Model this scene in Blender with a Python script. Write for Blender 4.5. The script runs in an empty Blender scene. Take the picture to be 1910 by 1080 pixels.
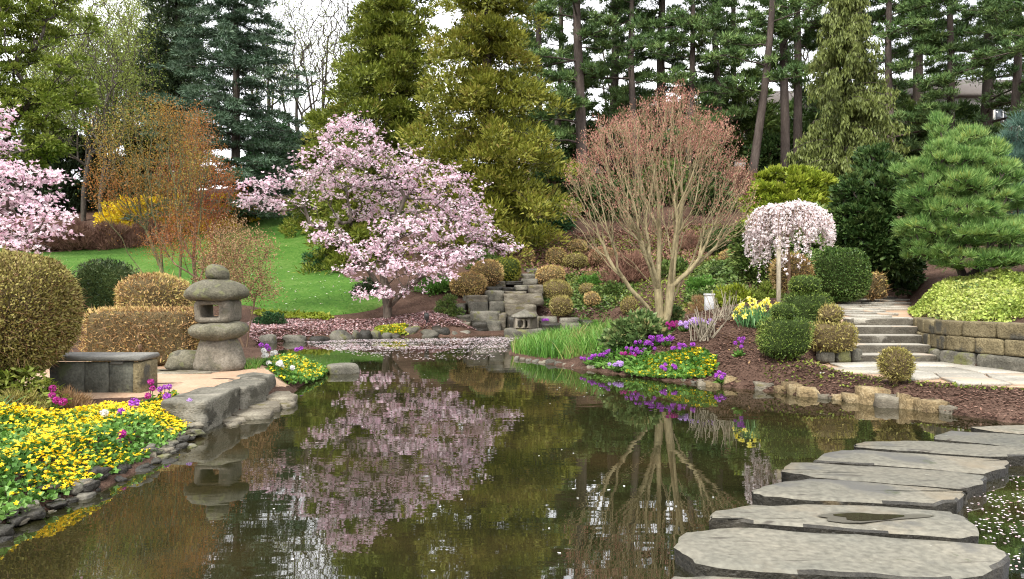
import bpy, math
import numpy as np

# ------------------------------------------------------------------ camera, sky, sun, exposure
SC = bpy.context.scene
COL = SC.collection
FPX, CX, HY, CH = 1400.0, 955.0, 525.0, 1.5      # focal length in photo pixels, optical centre, horizon, eye height

cam_data = bpy.data.cameras.new('camera')
cam_data.sensor_width = 36.0
cam_data.lens = 36.0 * FPX / 1910.0
cam_data.shift_y = -15.0 / 1910.0
cam_data.clip_start = 0.05
cam_data.clip_end = 3000.0
cam = bpy.data.objects.new('camera', cam_data)
cam.location = (0, 0, CH)
cam.rotation_euler = (math.radians(90), 0, 0)
COL.objects.link(cam)
SC.camera = cam

SUN_EL, SUN_AZ = math.radians(52), math.radians(205)   # azimuth clockwise from +Y: behind the camera, a little left
world = bpy.data.worlds.new('World')
SC.world = world
world.use_nodes = True
wn, wl = world.node_tree.nodes, world.node_tree.links
wn.clear()
w_out = wn.new('ShaderNodeOutputWorld')
w_bg = wn.new('ShaderNodeBackground')
w_sky = wn.new('ShaderNodeTexSky')
w_sky.sky_type = 'NISHITA'
w_sky.sun_disc = False
w_sky.sun_elevation = SUN_EL
w_sky.sun_rotation = SUN_AZ
w_sky.dust_density = 3.0
w_hs = wn.new('ShaderNodeHueSaturation')
w_hs.inputs['Saturation'].default_value = 0.10
w_hs.inputs['Value'].default_value = 1.15
w_tc = wn.new('ShaderNodeTexCoord')
w_map = wn.new('ShaderNodeMapping')
w_map.inputs['Scale'].default_value = (1.0, 1.0, 2.6)
w_no = wn.new('ShaderNodeTexNoise')
w_no.inputs['Scale'].default_value = 2.6
w_no.inputs['Detail'].default_value = 6.0
w_no.inputs['Roughness'].default_value = 0.55
w_cr = wn.new('ShaderNodeValToRGB')
w_cr.color_ramp.elements[0].position = 0.36
w_cr.color_ramp.elements[0].color = (2.6, 2.75, 3.1, 1)
w_cr.color_ramp.elements[1].position = 0.62
w_cr.color_ramp.elements[1].color = (9.6, 9.6, 9.8, 1)
w_mix = wn.new('ShaderNodeMix')
w_mix.data_type = 'RGBA'
w_mix.inputs['Factor'].default_value = 0.75
w_bg.inputs['Strength'].default_value = 0.145
wl.new(w_tc.outputs['Generated'], w_map.inputs['Vector'])
wl.new(w_map.outputs['Vector'], w_no.inputs['Vector'])
wl.new(w_no.outputs['Fac'], w_cr.inputs['Fac'])
wl.new(w_sky.outputs['Color'], w_hs.inputs['Color'])
wl.new(w_hs.outputs['Color'], w_mix.inputs[6])
wl.new(w_cr.outputs['Color'], w_mix.inputs[7])
wl.new(w_mix.outputs[2], w_bg.inputs['Color'])
wl.new(w_bg.outputs['Background'], w_out.inputs['Surface'])

sun_data = bpy.data.lights.new('sun', 'SUN')
sun_data.energy = 1.5
sun_data.angle = math.radians(11)
sun_data.color = (1.0, 0.95, 0.86)
sun = bpy.data.objects.new('sun', sun_data)
sun.rotation_euler = (math.radians(90) - SUN_EL, 0, math.radians(180) - SUN_AZ)
COL.objects.link(sun)

SC.view_settings.view_transform = 'Standard'
SC.view_settings.look = 'None'
SC.view_settings.exposure = 1.45
SC.view_settings.gamma = 1.0
SC.render.engine = 'CYCLES'
cy = SC.cycles
cy.use_denoising = True
try:
    cy.denoiser = 'OPENIMAGEDENOISE'
    cy.denoising_input_passes = 'RGB_ALBEDO_NORMAL'
except Exception:
    pass
cy.max_bounces = 6
cy.diffuse_bounces = 3
cy.glossy_bounces = 3
cy.transmission_bounces = 3
cy.transparent_max_bounces = 4
cy.caustics_reflective = False
cy.caustics_refractive = False
cy.use_adaptive_sampling = True
cy.adaptive_threshold = 0.015
cy.pixel_filter_type = 'BLACKMAN_HARRIS'
cy.filter_width = 1.15
try:
    cy.denoising_prefilter = 'NONE'
except Exception:
    pass

# ------------------------------------------------------------------ small tools
UP = np.array([0., 0., 1.])


def RNG(s):
    return np.random.default_rng(s)


def X(px, d):
    return (px - CX) / FPX * d


def Z(py, d):
    return CH - (py - HY) / FPX * d


def at(px, py, d):
    return np.array([X(px, d), d, Z(py, d)])


def nrm(v):
    return v / np.maximum(np.linalg.norm(v, axis=-1, keepdims=True), 1e-9)


def unit(r, n):
    return nrm(r.normal(size=(n, 3)))


def wav(P, freq, seed, octaves=3):
    """cheap smooth noise of about -1..1 made of sine waves"""
    r = RNG(seed)
    out = np.zeros(P.shape[:-1])
    amp, tot = 1.0, 0.0
    for o in range(octaves):
        for k in range(4):
            v = unit(r, 1)[0] * freq * (0.7 + 0.6 * r.random())
            out += amp * np.sin(P @ v * 6.283 + r.random() * 6.283) * 0.5
        tot += amp
        amp *= 0.5
        freq *= 2.03
    return out / tot


def mesh(name, V, faces, mat, tint=None, smooth=False):
    me = bpy.data.meshes.new(name)
    V = np.asarray(V, dtype=np.float32)
    if not isinstance(faces, (list, tuple)):
        faces = [faces]
    faces = [np.asarray(f, dtype=np.int32) for f in faces if len(f)]
    me.vertices.add(len(V))
    me.vertices.foreach_set('co', V.ravel())
    loops = np.concatenate([f.ravel() for f in faces])
    sizes = np.concatenate([np.full(len(f), f.shape[1], np.int32) for f in faces])
    me.loops.add(len(loops))
    me.loops.foreach_set('vertex_index', loops)
    me.polygons.add(len(sizes))
    starts = np.concatenate([[0], np.cumsum(sizes)[:-1]]).astype(np.int32)
    me.polygons.foreach_set('loop_start', starts)
    if smooth:
        me.polygons.foreach_set('use_smooth', np.ones(len(sizes), dtype=bool))
    me.update(calc_edges=True)
    if tint is not None:
        a = me.attributes.new('tint', 'FLOAT', 'FACE')
        a.data.foreach_set('value', np.asarray(tint, np.float32))
    me.materials.append(mat)
    return me


def link(name, me, parent=None, loc=(0, 0, 0), **props):
    o = bpy.data.objects.new(name, me)
    COL.objects.link(o)
    o.location = tuple(float(c) for c in loc)
    if parent is not None:
        o.parent = parent
    for k, v in props.items():
        o[k] = v
    return o


def thing(name, label, cat, loc=(0, 0, 0), group=None):
    o = link(name, None, None, loc, label=label, category=cat)
    o.empty_display_size = 0.1
    if group:
        o['group'] = group
    return o


def copy_thing(root, loc, rotz=0.0, scale=1.0, label=None):
    r = root.copy()
    COL.objects.link(r)
    r.location = tuple(float(c) for c in loc)
    r.rotation_euler = (0, 0, rotz)
    r.scale = (scale,) * 3
    if label:
        r['label'] = label
    for ch in list(root.children):
        c = ch.copy()
        COL.objects.link(c)
        c.parent = r
    return r


class MB:
    """collects pieces of geometry for one mesh"""

    def __init__(s):
        s.V, s.F, s.T, s.n = [], {}, {}, 0

    def add(s, V, F, tint=None):
        V = np.asarray(V, float)
        F = [F] if not isinstance(F, (list, tuple)) else F
        for f in F:
            f = np.asarray(f, int)
            if not len(f):
                continue
            s.F.setdefault(f.shape[1], []).append(f + s.n)
            t = np.zeros(len(f)) if tint is None else np.broadcast_to(np.asarray(tint, float), (len(f),))
            s.T.setdefault(f.shape[1], []).append(t)
        s.V.append(V)
        s.n += len(V)
        return s

    def mesh(s, name, mat, smooth=False):
        ks = sorted(s.F)
        return mesh(name, np.concatenate(s.V), [np.concatenate(s.F[k]) for k in ks], mat,
                    np.concatenate([np.concatenate(s.T[k]) for k in ks]), smooth)

    def build(s, name, mat, parent=None, smooth=False, loc=(0, 0, 0), **props):
        return link(name, s.mesh(name, mat, smooth), parent, loc, **props)


# ------------------------------------------------------------------ geometry makers (vectorised)
def blades(P, D, L, W, r):
    """one thin triangle per point"""
    n = len(P)
    side = nrm(np.cross(D, unit(r, n)))
    L = np.broadcast_to(L, (n,))[:, None]
    W = np.broadcast_to(W, (n,))[:, None]
    V = np.empty((n, 3, 3))
    V[:, 0] = P - side * W * .5
    V[:, 1] = P + side * W * .5
    V[:, 2] = P + D * L
    return V.reshape(-1, 3), np.arange(3 * n).reshape(n, 3)


def leaves(P, D, L, W, r, fold=.18, side=None):
    """one folded diamond leaf per point"""
    n = len(P)
    if side is None:
        side = nrm(np.cross(D, unit(r, n)))
    nn = np.cross(side, D)
    L = np.broadcast_to(L, (n,))[:, None]
    W = np.broadcast_to(W, (n,))[:, None]
    V = np.empty((n, 4, 3))
    V[:, 0] = P
    V[:, 1] = P + D * L * .5 + side * W * .5 + nn * fold * L
    V[:, 2] = P + D * L
    V[:, 3] = P + D * L * .5 - side * W * .5 + nn * fold * L
    return V.reshape(-1, 3), np.arange(4 * n).reshape(n, 4)


def frusta(A, B, ra, rb, k=5):
    n = len(A)
    ax = nrm(B - A)
    ref = np.where(np.abs(ax[:, 2:3]) < .9, UP, np.array([1., 0, 0]))
    u = nrm(np.cross(ax, ref))
    v = np.cross(ax, u)
    an = np.arange(k) / k * 2 * np.pi
    c, s = np.cos(an), np.sin(an)
    ring = u[:, None, :] * c[None, :, None] + v[:, None, :] * s[None, :, None]
    V = np.empty((n, 2 * k, 3))
    V[:, :k] = A[:, None] + ring * np.asarray(ra)[:, None, None]
    V[:, k:] = B[:, None] + ring * np.asarray(rb)[:, None, None]
    i = np.arange(k)
    j = (i + 1) % k
    q = np.stack([i, j, j + k, i + k], 1)
    Fc = (np.arange(n)[:, None, None] * 2 * k + q[None]).reshape(-1, 4)
    return V.reshape(-1, 3), Fc


def tube(pts, rad, k=8):
    """one continuous tube through points"""
    pts = np.asarray(pts, float)
    rad = np.broadcast_to(np.asarray(rad, float), (len(pts),))
    t = nrm(np.gradient(pts, axis=0))
    ref = np.array([1., 0.2, 0.1])
    u = nrm(np.cross(t, ref))
    v = np.cross(t, u)
    an = np.arange(k) / k * 2 * np.pi
    V = pts[:, None] + (u[:, None] * np.cos(an)[None, :, None] + v[:, None] * np.sin(an)[None, :, None]) * rad[:, None, None]
    m = len(pts)
    i = np.arange(k)
    j = (i + 1) % k
    q = np.stack([i, j, j + k, i + k], 1)
    Fq = (np.arange(m - 1)[:, None, None] * k + q[None]).reshape(-1, 4)
    V = V.reshape(-1, 3)
    return V, [Fq, np.array([list(range(k))[::-1], list(range((m - 1) * k, m * k))])]


def cubesphere(n):
    """unit cube surface grid, welded; returns points on the cube in -1..1 and quads"""
    g = np.linspace(-1, 1, n + 1)
    key, V, Fq = {}, [], []
    for ax in range(3):
        for sg in (-1, 1):
            idx = np.empty((n + 1, n + 1), int)
            for i, a in enumerate(g):
                for j, b in enumerate(g):
                    p = [0, 0, 0]
                    p[ax] = sg
                    p[(ax + 1) % 3] = a
                    p[(ax + 2) % 3] = b
                    kk = tuple(round(c, 5) for c in p)
                    if kk not in key:
                        key[kk] = len(V)
                        V.append(kk)
                    idx[i, j] = key[kk]
            for i in range(n):
                for j in range(n):
                    q = [idx[i, j], idx[i + 1, j], idx[i + 1, j + 1], idx[i, j + 1]]
                    Fq.append(q if sg > 0 else q[::-1])
    return np.array(V, float), np.array(Fq)


CS = {n: cubesphere(n) for n in (3, 4, 6, 8, 12)}


def sup(u, p):
    """scale unit directions to the surface of the superellipsoid of power p"""
    return u / (np.sum(np.abs(u) ** p, axis=-1, keepdims=True) ** (1.0 / p))


def rock(size, seed, p=5.0, amp=.08, n=6, freq=1.1, taper=0.0):
    """a rough block or boulder, base at z=0, centred in x and y"""
    V, Fq = CS[n]
    S = sup(nrm(V), p)
    S = S * (1 + amp * wav(S * .5, freq, seed, 3)[:, None])
    r = RNG(seed + 77)
    sh = r.normal(size=(3,)) * amp * .8
    S[:, 0] += S[:, 2] * sh[0]
    S[:, 2] += S[:, 0] * sh[1] * .5
    S[:, :2] *= (1 - taper * (S[:, 2:3] + 1) / 2)
    Q = S * np.asarray(size) / 2
    Q[:, 2] += size[2] / 2
    return Q, Fq


def rotz(V, a):
    c, s = math.cos(a), math.sin(a)
    V = np.array(V, float)
    x, y = V[:, 0].copy(), V[:, 1].copy()
    V[:, 0] = c * x - s * y
    V[:, 1] = s * x + c * y
    return V


def box(x0, x1, y0, y1, z0, z1, bev=0.0):
    if bev <= 0:
        V = np.array([[x, y, z] for z in (z0, z1) for x, y in ((x0, y0), (x1, y0), (x1, y1), (x0, y1))], float)
        return V, np.array([[3, 2, 1, 0], [4, 5, 6, 7], [0, 1, 5, 4], [1, 2, 6, 5], [2, 3, 7, 6], [3, 0, 4, 7]])
    b = bev
    rings = []
    for z, i in ((z0, b), (z0 + b, 0), (z1 - b, 0), (z1, b)):
        c = b * .0
        rings.append([[x0 + i + b, y0 + i, z], [x1 - i - b, y0 + i, z], [x1 - i, y0 + i + b, z], [x1 - i, y1 - i - b, z],
                      [x1 - i - b, y1 - i, z], [x0 + i + b, y1 - i, z], [x0 + i, y1 - i - b, z], [x0 + i, y0 + i + b, z]])
    V = np.array(rings, float).reshape(-1, 3)
    q = []
    for k in range(3):
        for i in range(8):
            j = (i + 1) % 8
            q.append([k * 8 + i, k * 8 + j, k * 8 + 8 + j, k * 8 + 8 + i])
    return V, [np.array(q), np.array([list(range(8))[::-1], list(range(24, 32))])]


def slab(poly, z0, z1, bev=.02, seed=0, amp=0.0, sub=1):
    """a flat stone: polygon outline (counter-clockwise), chamfered, with a slightly uneven outline"""
    p = np.asarray(poly, float)
    if sub > 1:
        q = []
        for i in range(len(p)):
            a, b = p[i], p[(i + 1) % len(p)]
            for t in range(sub):
                q.append(a + (b - a) * t / sub)
        p = np.array(q)
    n = len(p)
    if amp:
        r = RNG(seed)
        p = p + r.normal(size=p.shape) * amp
    c = p.mean(0)
    nx, pv = np.roll(p, -1, 0), np.roll(p, 1, 0)
    tn = nrm(nx - pv)
    nn = np.stack([-tn[:, 1], tn[:, 0]], 1)          # inward for counter-clockwise
    if np.sum((c - p) * nn) < 0:
        p = p[::-1]
        nx, pv = np.roll(p, -1, 0), np.roll(p, 1, 0)
        tn = nrm(nx - pv)
        nn = np.stack([-tn[:, 1], tn[:, 0]], 1)
    r = RNG(seed + 5)
    zj = r.normal(size=n) * amp * .4
    V = np.concatenate([
        np.c_[p + nn * bev * 2.0, np.full(n, z0)],
        np.c_[p + nn * bev * r.uniform(.1, .9, (n, 1)), z0 + (z1 - z0) * .45 + zj],
        np.c_[p, z1 - bev * .8 + zj * .5],
        np.c_[p + nn * bev * 1.1, np.full(n, z1)],
    ])
    q = []
    for k in range(3):
        for i in range(n):
            j = (i + 1) % n
            q.append([k * n + i, k * n + j, k * n + n + j, k * n + n + i])
    return V, [np.array(q), np.array([list(range(3 * n, 4 * n))])]


# polygon distance: positive inside
def psd(P, poly):
    P = np.asarray(P, float)
    poly = np.asarray(poly, float)
    d2 = np.full(len(P), 1e18)
    ins = np.zeros(len(P), bool)
    for i in range(len(poly)):
        a, b = poly[i], poly[(i + 1) % len(poly)]
        e = b - a
        w = P - a
        t = np.clip((w @ e) / (e @ e), 0, 1)
        q = w - t[:, None] * e
        d2 = np.minimum(d2, (q * q).sum(1))
        c = ((a[1] <= P[:, 1]) & (P[:, 1] < b[1])) | ((b[1] <= P[:, 1]) & (P[:, 1] < a[1]))
        if abs(e[1]) > 1e-12:
            xs = a[0] + (P[:, 1] - a[1]) / e[1] * e[0]
            ins ^= c & (P[:, 0] < xs)
    return np.where(ins, 1, -1) * np.sqrt(d2)


def smooth(p, it=2, closed=True):
    """Chaikin corner cutting"""
    p = np.asarray(p, float)
    for _ in range(it):
        nx = np.roll(p, -1, 0)
        p = np.stack([p * .75 + nx * .25, p * .25 + nx * .75], 1).reshape(-1, p.shape[1])
    return p


def sstep(a, b, x):
    t = np.clip((x - a) / (b - a), 0, 1)
    return t * t * (3 - 2 * t)


# ------------------------------------------------------------------ materials
def newmat(name):
    m = bpy.data.materials.new(name)
    m.use_nodes = True
    nt = m.node_tree
    b = nt.nodes['Principled BSDF']
    return m, nt, b


def rgba(c):
    return (c[0], c[1], c[2], 1)


def setramp(node, cols, pos=None):
    el = node.color_ramp.elements
    n = len(cols)
    while len(el) < n:
        el.new(0.5)
    for i, c in enumerate(cols):
        el[i].position = (i / (n - 1)) if pos is None else pos[i]
    for i, c in enumerate(cols):
        el[i].color = rgba(c)


def leafmat(name, cols, rough=.55, trans=.0, spec=.25, scale=0, pos=None):
    """colour picked per leaf from the tint attribute"""
    m, nt, b = newmat(name)
    a = nt.nodes.new('ShaderNodeAttribute')
    a.attribute_name = 'tint'
    cr = nt.nodes.new('ShaderNodeValToRGB')
    setramp(cr, cols, pos)
    nt.links.new(a.outputs['Fac'], cr.inputs['Fac'])
    nt.links.new(cr.outputs['Color'], b.inputs['Base Color'])
    b.inputs['Roughness'].default_value = rough
    b.inputs['Specular IOR Level'].default_value = spec
    if trans > 0:
        t = nt.nodes.new('ShaderNodeBsdfTranslucent')
        mx = nt.nodes.new('ShaderNodeMixShader')
        mx.inputs['Fac'].default_value = trans
        nt.links.new(cr.outputs['Color'], t.inputs['Color'])
        nt.links.new(b.outputs['BSDF'], mx.inputs[1])
        nt.links.new(t.outputs['BSDF'], mx.inputs[2])
        nt.links.new(mx.outputs['Shader'], nt.nodes['Material Output'].inputs['Surface'])
    return m


def stonemat(name, cols, scale=3.0, bump=.35, rough=.85, spot=None, spotscale=9.0, spotcut=.6, strata=0.0, fine=40.0, streak=None, more=()):
    m, nt, b = newmat(name)
    N, Lk = nt.nodes.new, nt.links.new
    tc = N('ShaderNodeTexCoord')
    oi = N('ShaderNodeObjectInfo')
    mul = N('ShaderNodeVectorMath')
    mul.operation = 'SCALE'
    mul.inputs[0].default_value = (13.1, 7.7, 3.3)
    Lk(oi.outputs['Random'], mul.inputs['Scale'])
    add = N('ShaderNodeVectorMath')
    Lk(tc.outputs['Object'], add.inputs[0])
    Lk(mul.outputs['Vector'], add.inputs[1])
    vec = add.outputs['Vector']
    if strata:
        mp = N('ShaderNodeMapping')
        mp.inputs['Scale'].default_value = (1, 1, strata)
        Lk(vec, mp.inputs['Vector'])
        vec = mp.outputs['Vector']
    n1 = N('ShaderNodeTexNoise')
    n1.inputs['Scale'].default_value = scale
    n1.inputs['Detail'].default_value = 8
    n1.inputs['Roughness'].default_value = .62
    Lk(vec, n1.inputs['Vector'])
    cr = N('ShaderNodeValToRGB')
    n = len(cols)
    setramp(cr, cols, [.3 + .4 * i / (n - 1) for i in range(n)])
    Lk(n1.outputs['Fac'], cr.inputs['Fac'])
    n2 = N('ShaderNodeTexNoise')
    n2.inputs['Scale'].default_value = fine
    n2.inputs['Detail'].default_value = 4
    Lk(vec, n2.inputs['Vector'])
    hv = N('ShaderNodeHueSaturation')
    mr = N('ShaderNodeMapRange')
    mr.inputs['From Min'].default_value = .3
    mr.inputs['From Max'].default_value = .7
    mr.inputs['To Min'].default_value = .72
    mr.inputs['To Max'].default_value = 1.28
    Lk(n2.outputs['Fac'], mr.inputs['Value'])
    ov = N('ShaderNodeMapRange')
    ov.inputs['To Min'].default_value = .78
    ov.inputs['To Max'].default_value = 1.18
    Lk(oi.outputs['Random'], ov.inputs['Value'])
    vv = N('ShaderNodeMath')
    vv.operation = 'MULTIPLY'
    Lk(mr.outputs['Result'], vv.inputs[0])
    Lk(ov.outputs['Result'], vv.inputs[1])
    Lk(vv.outputs['Value'], hv.inputs['Value'])
    Lk(cr.outputs['Color'], hv.inputs['Color'])
    col = hv.outputs['Color']
    if spot is not None:
        n3 = N('ShaderNodeTexNoise')
        n3.inputs['Scale'].default_value = spotscale
        n3.inputs['Detail'].default_value = 5
        Lk(vec, n3.inputs['Vector'])
        m3 = N('ShaderNodeMapRange')
        m3.inputs['From Min'].default_value = spotcut
        m3.inputs['From Max'].default_value = spotcut + .07
        Lk(n3.outputs['Fac'], m3.inputs['Value'])
        mx = N('ShaderNodeMix')
        mx.data_type = 'RGBA'
        Lk(m3.outputs['Result'], mx.inputs['Factor'])
        Lk(col, mx.inputs[6])
        mx.inputs[7].default_value = rgba(spot)
        col = mx.outputs[2]
    for scl, cut, wid, cc in more:
        n5 = N('ShaderNodeTexNoise')
        n5.inputs['Scale'].default_value = scl
        n5.inputs['Detail'].default_value = 6
        n5.inputs['Roughness'].default_value = .65
        Lk(vec, n5.inputs['Vector'])
        m5 = N('ShaderNodeMapRange')
        m5.inputs['From Min'].default_value = cut
        m5.inputs['From Max'].default_value = cut + wid
        m5.inputs['To Max'].default_value = .85
        Lk(n5.outputs['Fac'], m5.inputs['Value'])
        mx5 = N('ShaderNodeMix')
        mx5.data_type = 'RGBA'
        Lk(m5.outputs['Result'], mx5.inputs['Factor'])
        Lk(col, mx5.inputs[6])
        mx5.inputs[7].default_value = rgba(cc)
        col = mx5.outputs[2]
    if streak is not None:
        mps = N('ShaderNodeMapping')
        mps.inputs['Scale'].default_value = (1.1, 9.0, 1.0)
        Lk(vec, mps.inputs['Vector'])
        n4 = N('ShaderNodeTexNoise')
        n4.inputs['Scale'].default_value = 2.2
        n4.inputs['Detail'].default_value = 3
        Lk(mps.outputs['Vector'], n4.inputs['Vector'])
        m4 = N('ShaderNodeMapRange')
        m4.inputs['From Min'].default_value = .66
        m4.inputs['From Max'].default_value = .70
        m4.inputs['To Max'].default_value = .8
        Lk(n4.outputs['Fac'], m4.inputs['Value'])
        mx4 = N('ShaderNodeMix')
        mx4.data_type = 'RGBA'
        Lk(m4.outputs['Result'], mx4.inputs['Factor'])
        Lk(col, mx4.inputs[6])
        mx4.inputs[7].default_value = rgba(streak)
        col = mx4.outputs[2]
    Lk(col, b.inputs['Base Color'])
    b.inputs['Roughness'].default_value = rough
    b.inputs['Specular IOR Level'].default_value = .25
    ad = N('ShaderNodeMath')
    ad.operation = 'MULTIPLY_ADD'
    ad.inputs[1].default_value = .35
    Lk(n2.outputs['Fac'], ad.inputs[0])
    Lk(n1.outputs['Fac'], ad.inputs[2])
    bp = N('ShaderNodeBump')
    bp.inputs['Strength'].default_value = bump
    bp.inputs['Distance'].default_value = .05
    Lk(ad.outputs['Value'], bp.inputs['Height'])
    Lk(bp.outputs['Normal'], b.inputs['Normal'])
    return m


def groundmat(name, cols, scale, fine, bump=.6, dist=.03, pos=None):
    m, nt, b = newmat(name)
    N, Lk = nt.nodes.new, nt.links.new
    tc = N('ShaderNodeTexCoord')
    n1 = N('ShaderNodeTexNoise')
    n1.inputs['Scale'].default_value = scale
    n1.inputs['Detail'].default_value = 9
    n1.inputs['Roughness'].default_value = .68
    n2 = N('ShaderNodeTexNoise')
    n2.inputs['Scale'].default_value = fine
    n2.inputs['Detail'].default_value = 5
    n2.inputs['Roughness'].default_value = .7
    Lk(tc.outputs['Object'], n1.inputs['Vector'])
    Lk(tc.outputs['Object'], n2.inputs['Vector'])
    av = N('ShaderNodeMath')
    av.operation = 'MULTIPLY_ADD'
    av.inputs[1].default_value = .5
    Lk(n2.outputs['Fac'], av.inputs[0])
    h = N('ShaderNodeMath')
    h.operation = 'MULTIPLY'
    h.inputs[1].default_value = .5
    Lk(n1.outputs['Fac'], h.inputs[0])
    Lk(h.outputs['Value'], av.inputs[2])
    cr = N('ShaderNodeValToRGB')
    n = len(cols)
    setramp(cr, cols, pos or [.34 + .32 * i / (n - 1) for i in range(n)])
    Lk(av.outputs['Value'], cr.inputs['Fac'])
    Lk(cr.outputs['Color'], b.inputs['Base Color'])
    b.inputs['Roughness'].default_value = .95
    b.inputs['Specular IOR Level'].default_value = .1
    bp = N('ShaderNodeBump')
    bp.inputs['Strength'].default_value = bump
    bp.inputs['Distance'].default_value = dist
    Lk(n2.outputs['Fac'], bp.inputs['Height'])
    Lk(bp.outputs['Normal'], b.inputs['Normal'])
    return m


def barkmat(name, cols, scale=6, bump=.5):
    return stonemat(name, cols, scale=scale, bump=bump, rough=.9, strata=.25, fine=30)


M = {}
M['mulch'] = groundmat('mulch', [(.032, .019, .013), (.088, .053, .038), (.16, .10, .074)], 1.2, 28, 1.0, .04)
M['litter'] = M['mulch']
M['lawn'] = groundmat('lawn_grass', [(.026, .062, .012), (.042, .105, .016), (.062, .14, .020), (.105, .17, .04), (.13, .155, .06)], .35, 9, .8, .05)
M['sand'] = groundmat('terrace_sand', [(.30, .19, .12), (.44, .30, .20), (.55, .41, .29)], 1.5, 30, .3, .01)
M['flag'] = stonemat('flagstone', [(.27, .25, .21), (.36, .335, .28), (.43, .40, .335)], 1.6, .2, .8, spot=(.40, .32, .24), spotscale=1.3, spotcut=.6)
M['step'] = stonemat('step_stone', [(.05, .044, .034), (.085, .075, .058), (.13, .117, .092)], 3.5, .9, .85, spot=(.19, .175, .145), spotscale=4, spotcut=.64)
M['stepping'] = stonemat('stepping_stone', [(.10, .10, .088), (.155, .148, .118), (.195, .18, .14), (.16, .155, .14)], .8, .22, .6, spot=(.095, .092, .082), spotscale=1.7, spotcut=.60, fine=26, streak=(.05, .042, .034), more=((.55, .55, .12, (.185, .15, .10)), (11.0, .68, .03, (.27, .265, .22)), (3.2, .63, .05, (.07, .075, .045))))
M['darkstone'] = stonemat('dark_stone', [(.018, .017, .014), (.034, .031, .024), (.06, .054, .042)], 3.0, .9, .4, spot=(.11, .085, .05), spotscale=4, spotcut=.64)
M['lantern'] = stonemat('lantern_stone', [(.065, .062, .042), (.125, .115, .08), (.19, .175, .13)], 4, .6, .9, spot=(.125, .125, .065), spotscale=7, spotcut=.56, more=((13.0, .66, .03, (.25, .25, .21)), (4.0, .60, .06, (.045, .043, .034))))
M['lanternpale'] = stonemat('lantern_pale_stone', [(.13, .115, .085), (.20, .175, .135), (.27, .24, .19)], 4, .5, .9, spot=(.20, .18, .10), spotscale=6, spotcut=.6, more=((3.0, .58, .08, (.085, .078, .06)), (16.0, .68, .03, (.32, .31, .27))))
M['rock'] = stonemat('grey_rock', [(.055, .052, .042), (.12, .112, .088), (.20, .185, .15)], 2.6, .7, .85, spot=(.14, .14, .06), spotscale=3.5, spotcut=.57)
M['ledge'] = stonemat('ledge_rock', [(.07, .06, .043), (.155, .135, .10), (.26, .235, .18)], 3.0, .6, .85, spot=(.12, .105, .05), spotscale=4, spotcut=.58, strata=2.5)
M['quay'] = stonemat('quay_stone', [(.08, .075, .058), (.15, .14, .11), (.24, .22, .175)], 2.2, .8, .85, spot=(.065, .06, .045), spotscale=3.0, spotcut=.55, strata=1.6)
M['yrock'] = stonemat('buff_sandstone', [(.10, .07, .038), (.21, .155, .08), (.31, .25, .15)], 5, .9, .88, spot=(.20, .10, .045), spotscale=3, spotcut=.62)
M['wallstone'] = stonemat('wall_sandstone', [(.10, .082, .045), (.19, .155, .085), (.27, .225, .13)], 3.2, 1.0, .9, spot=(.06, .055, .042), spotscale=2.6, spotcut=.56)
M['bench'] = stonemat('bench_stone', [(.055, .055, .045), (.10, .10, .08), (.15, .15, .12)], 4, .4, .85, spot=(.24, .24, .17), spotscale=5, spotcut=.62, more=((2.5, .56, .08, (.085, .10, .045)),))
M['benchtop'] = stonemat('bench_top_stone', [(.13, .125, .11), (.19, .185, .165), (.25, .24, .215)], 3, .4, .8, strata=6)
M['bark'] = barkmat('dark_bark', [(.028, .022, .018), (.06, .048, .038), (.10, .08, .065)])
M['pinebark'] = barkmat('pine_bark', [(.045, .034, .028), (.085, .066, .055), (.13, .105, .09)], 3)
M['maplebark'] = barkmat('maple_bark', [(.145, .118, .062), (.23, .19, .105), (.31, .265, .155)])
M['magbark'] = barkmat('magnolia_bark', [(.05, .042, .032), (.11, .09, .07), (.17, .145, .115)])
M['greenbark'] = barkmat('olive_bark', [(.05, .052, .022), (.10, .10, .045), (.16, .145, .07)])
M['greybark'] = barkmat('grey_bark', [(.035, .029, .022), (.065, .054, .042), (.10, .088, .07)])
M['twig'] = barkmat('brown_twig', [(.10, .06, .04), (.17, .11, .07), (.24, .16, .10)])
M['stake'] = barkmat('wooden_stake', [(.20, .17, .12), (.28, .245, .18), (.36, .32, .25)])
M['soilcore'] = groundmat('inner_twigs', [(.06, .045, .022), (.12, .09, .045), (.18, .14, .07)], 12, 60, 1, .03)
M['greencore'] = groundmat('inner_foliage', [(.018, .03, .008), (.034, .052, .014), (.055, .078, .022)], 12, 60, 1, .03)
# foliage
M['tan'] = leafmat('tan_clipped_twigs', [(.12, .065, .028), (.24, .15, .06), (.33, .215, .09), (.22, .20, .05), (.38, .27, .12)], .7)
M['tanred'] = leafmat('rusty_clipped_twigs', [(.15, .07, .04), (.27, .14, .085), (.34, .20, .12), (.22, .16, .07)], .7)
M['tangreen'] = leafmat('olive_clipped_leaves', [(.09, .075, .02), (.17, .15, .04), (.25, .22, .06), (.19, .14, .055), (.28, .24, .09)], .65)
M['moss'] = leafmat('mossgreen_clipped_leaves', [(.05, .06, .006), (.11, .12, .01), (.17, .17, .015), (.20, .18, .03)], .6)
M['box'] = leafmat('boxwood_leaves', [(.018, .038, .008), (.035, .068, .014), (.065, .11, .022), (.11, .15, .04)], .45)
M['yew'] = leafmat('yew_needles', [(.012, .024, .008), (.024, .045, .014), (.045, .075, .022), (.09, .11, .04)], .5)
M['yewtop'] = leafmat('topiary_needles', [(.025, .045, .008), (.05, .085, .014), (.09, .13, .02), (.15, .18, .04)], .5)
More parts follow.
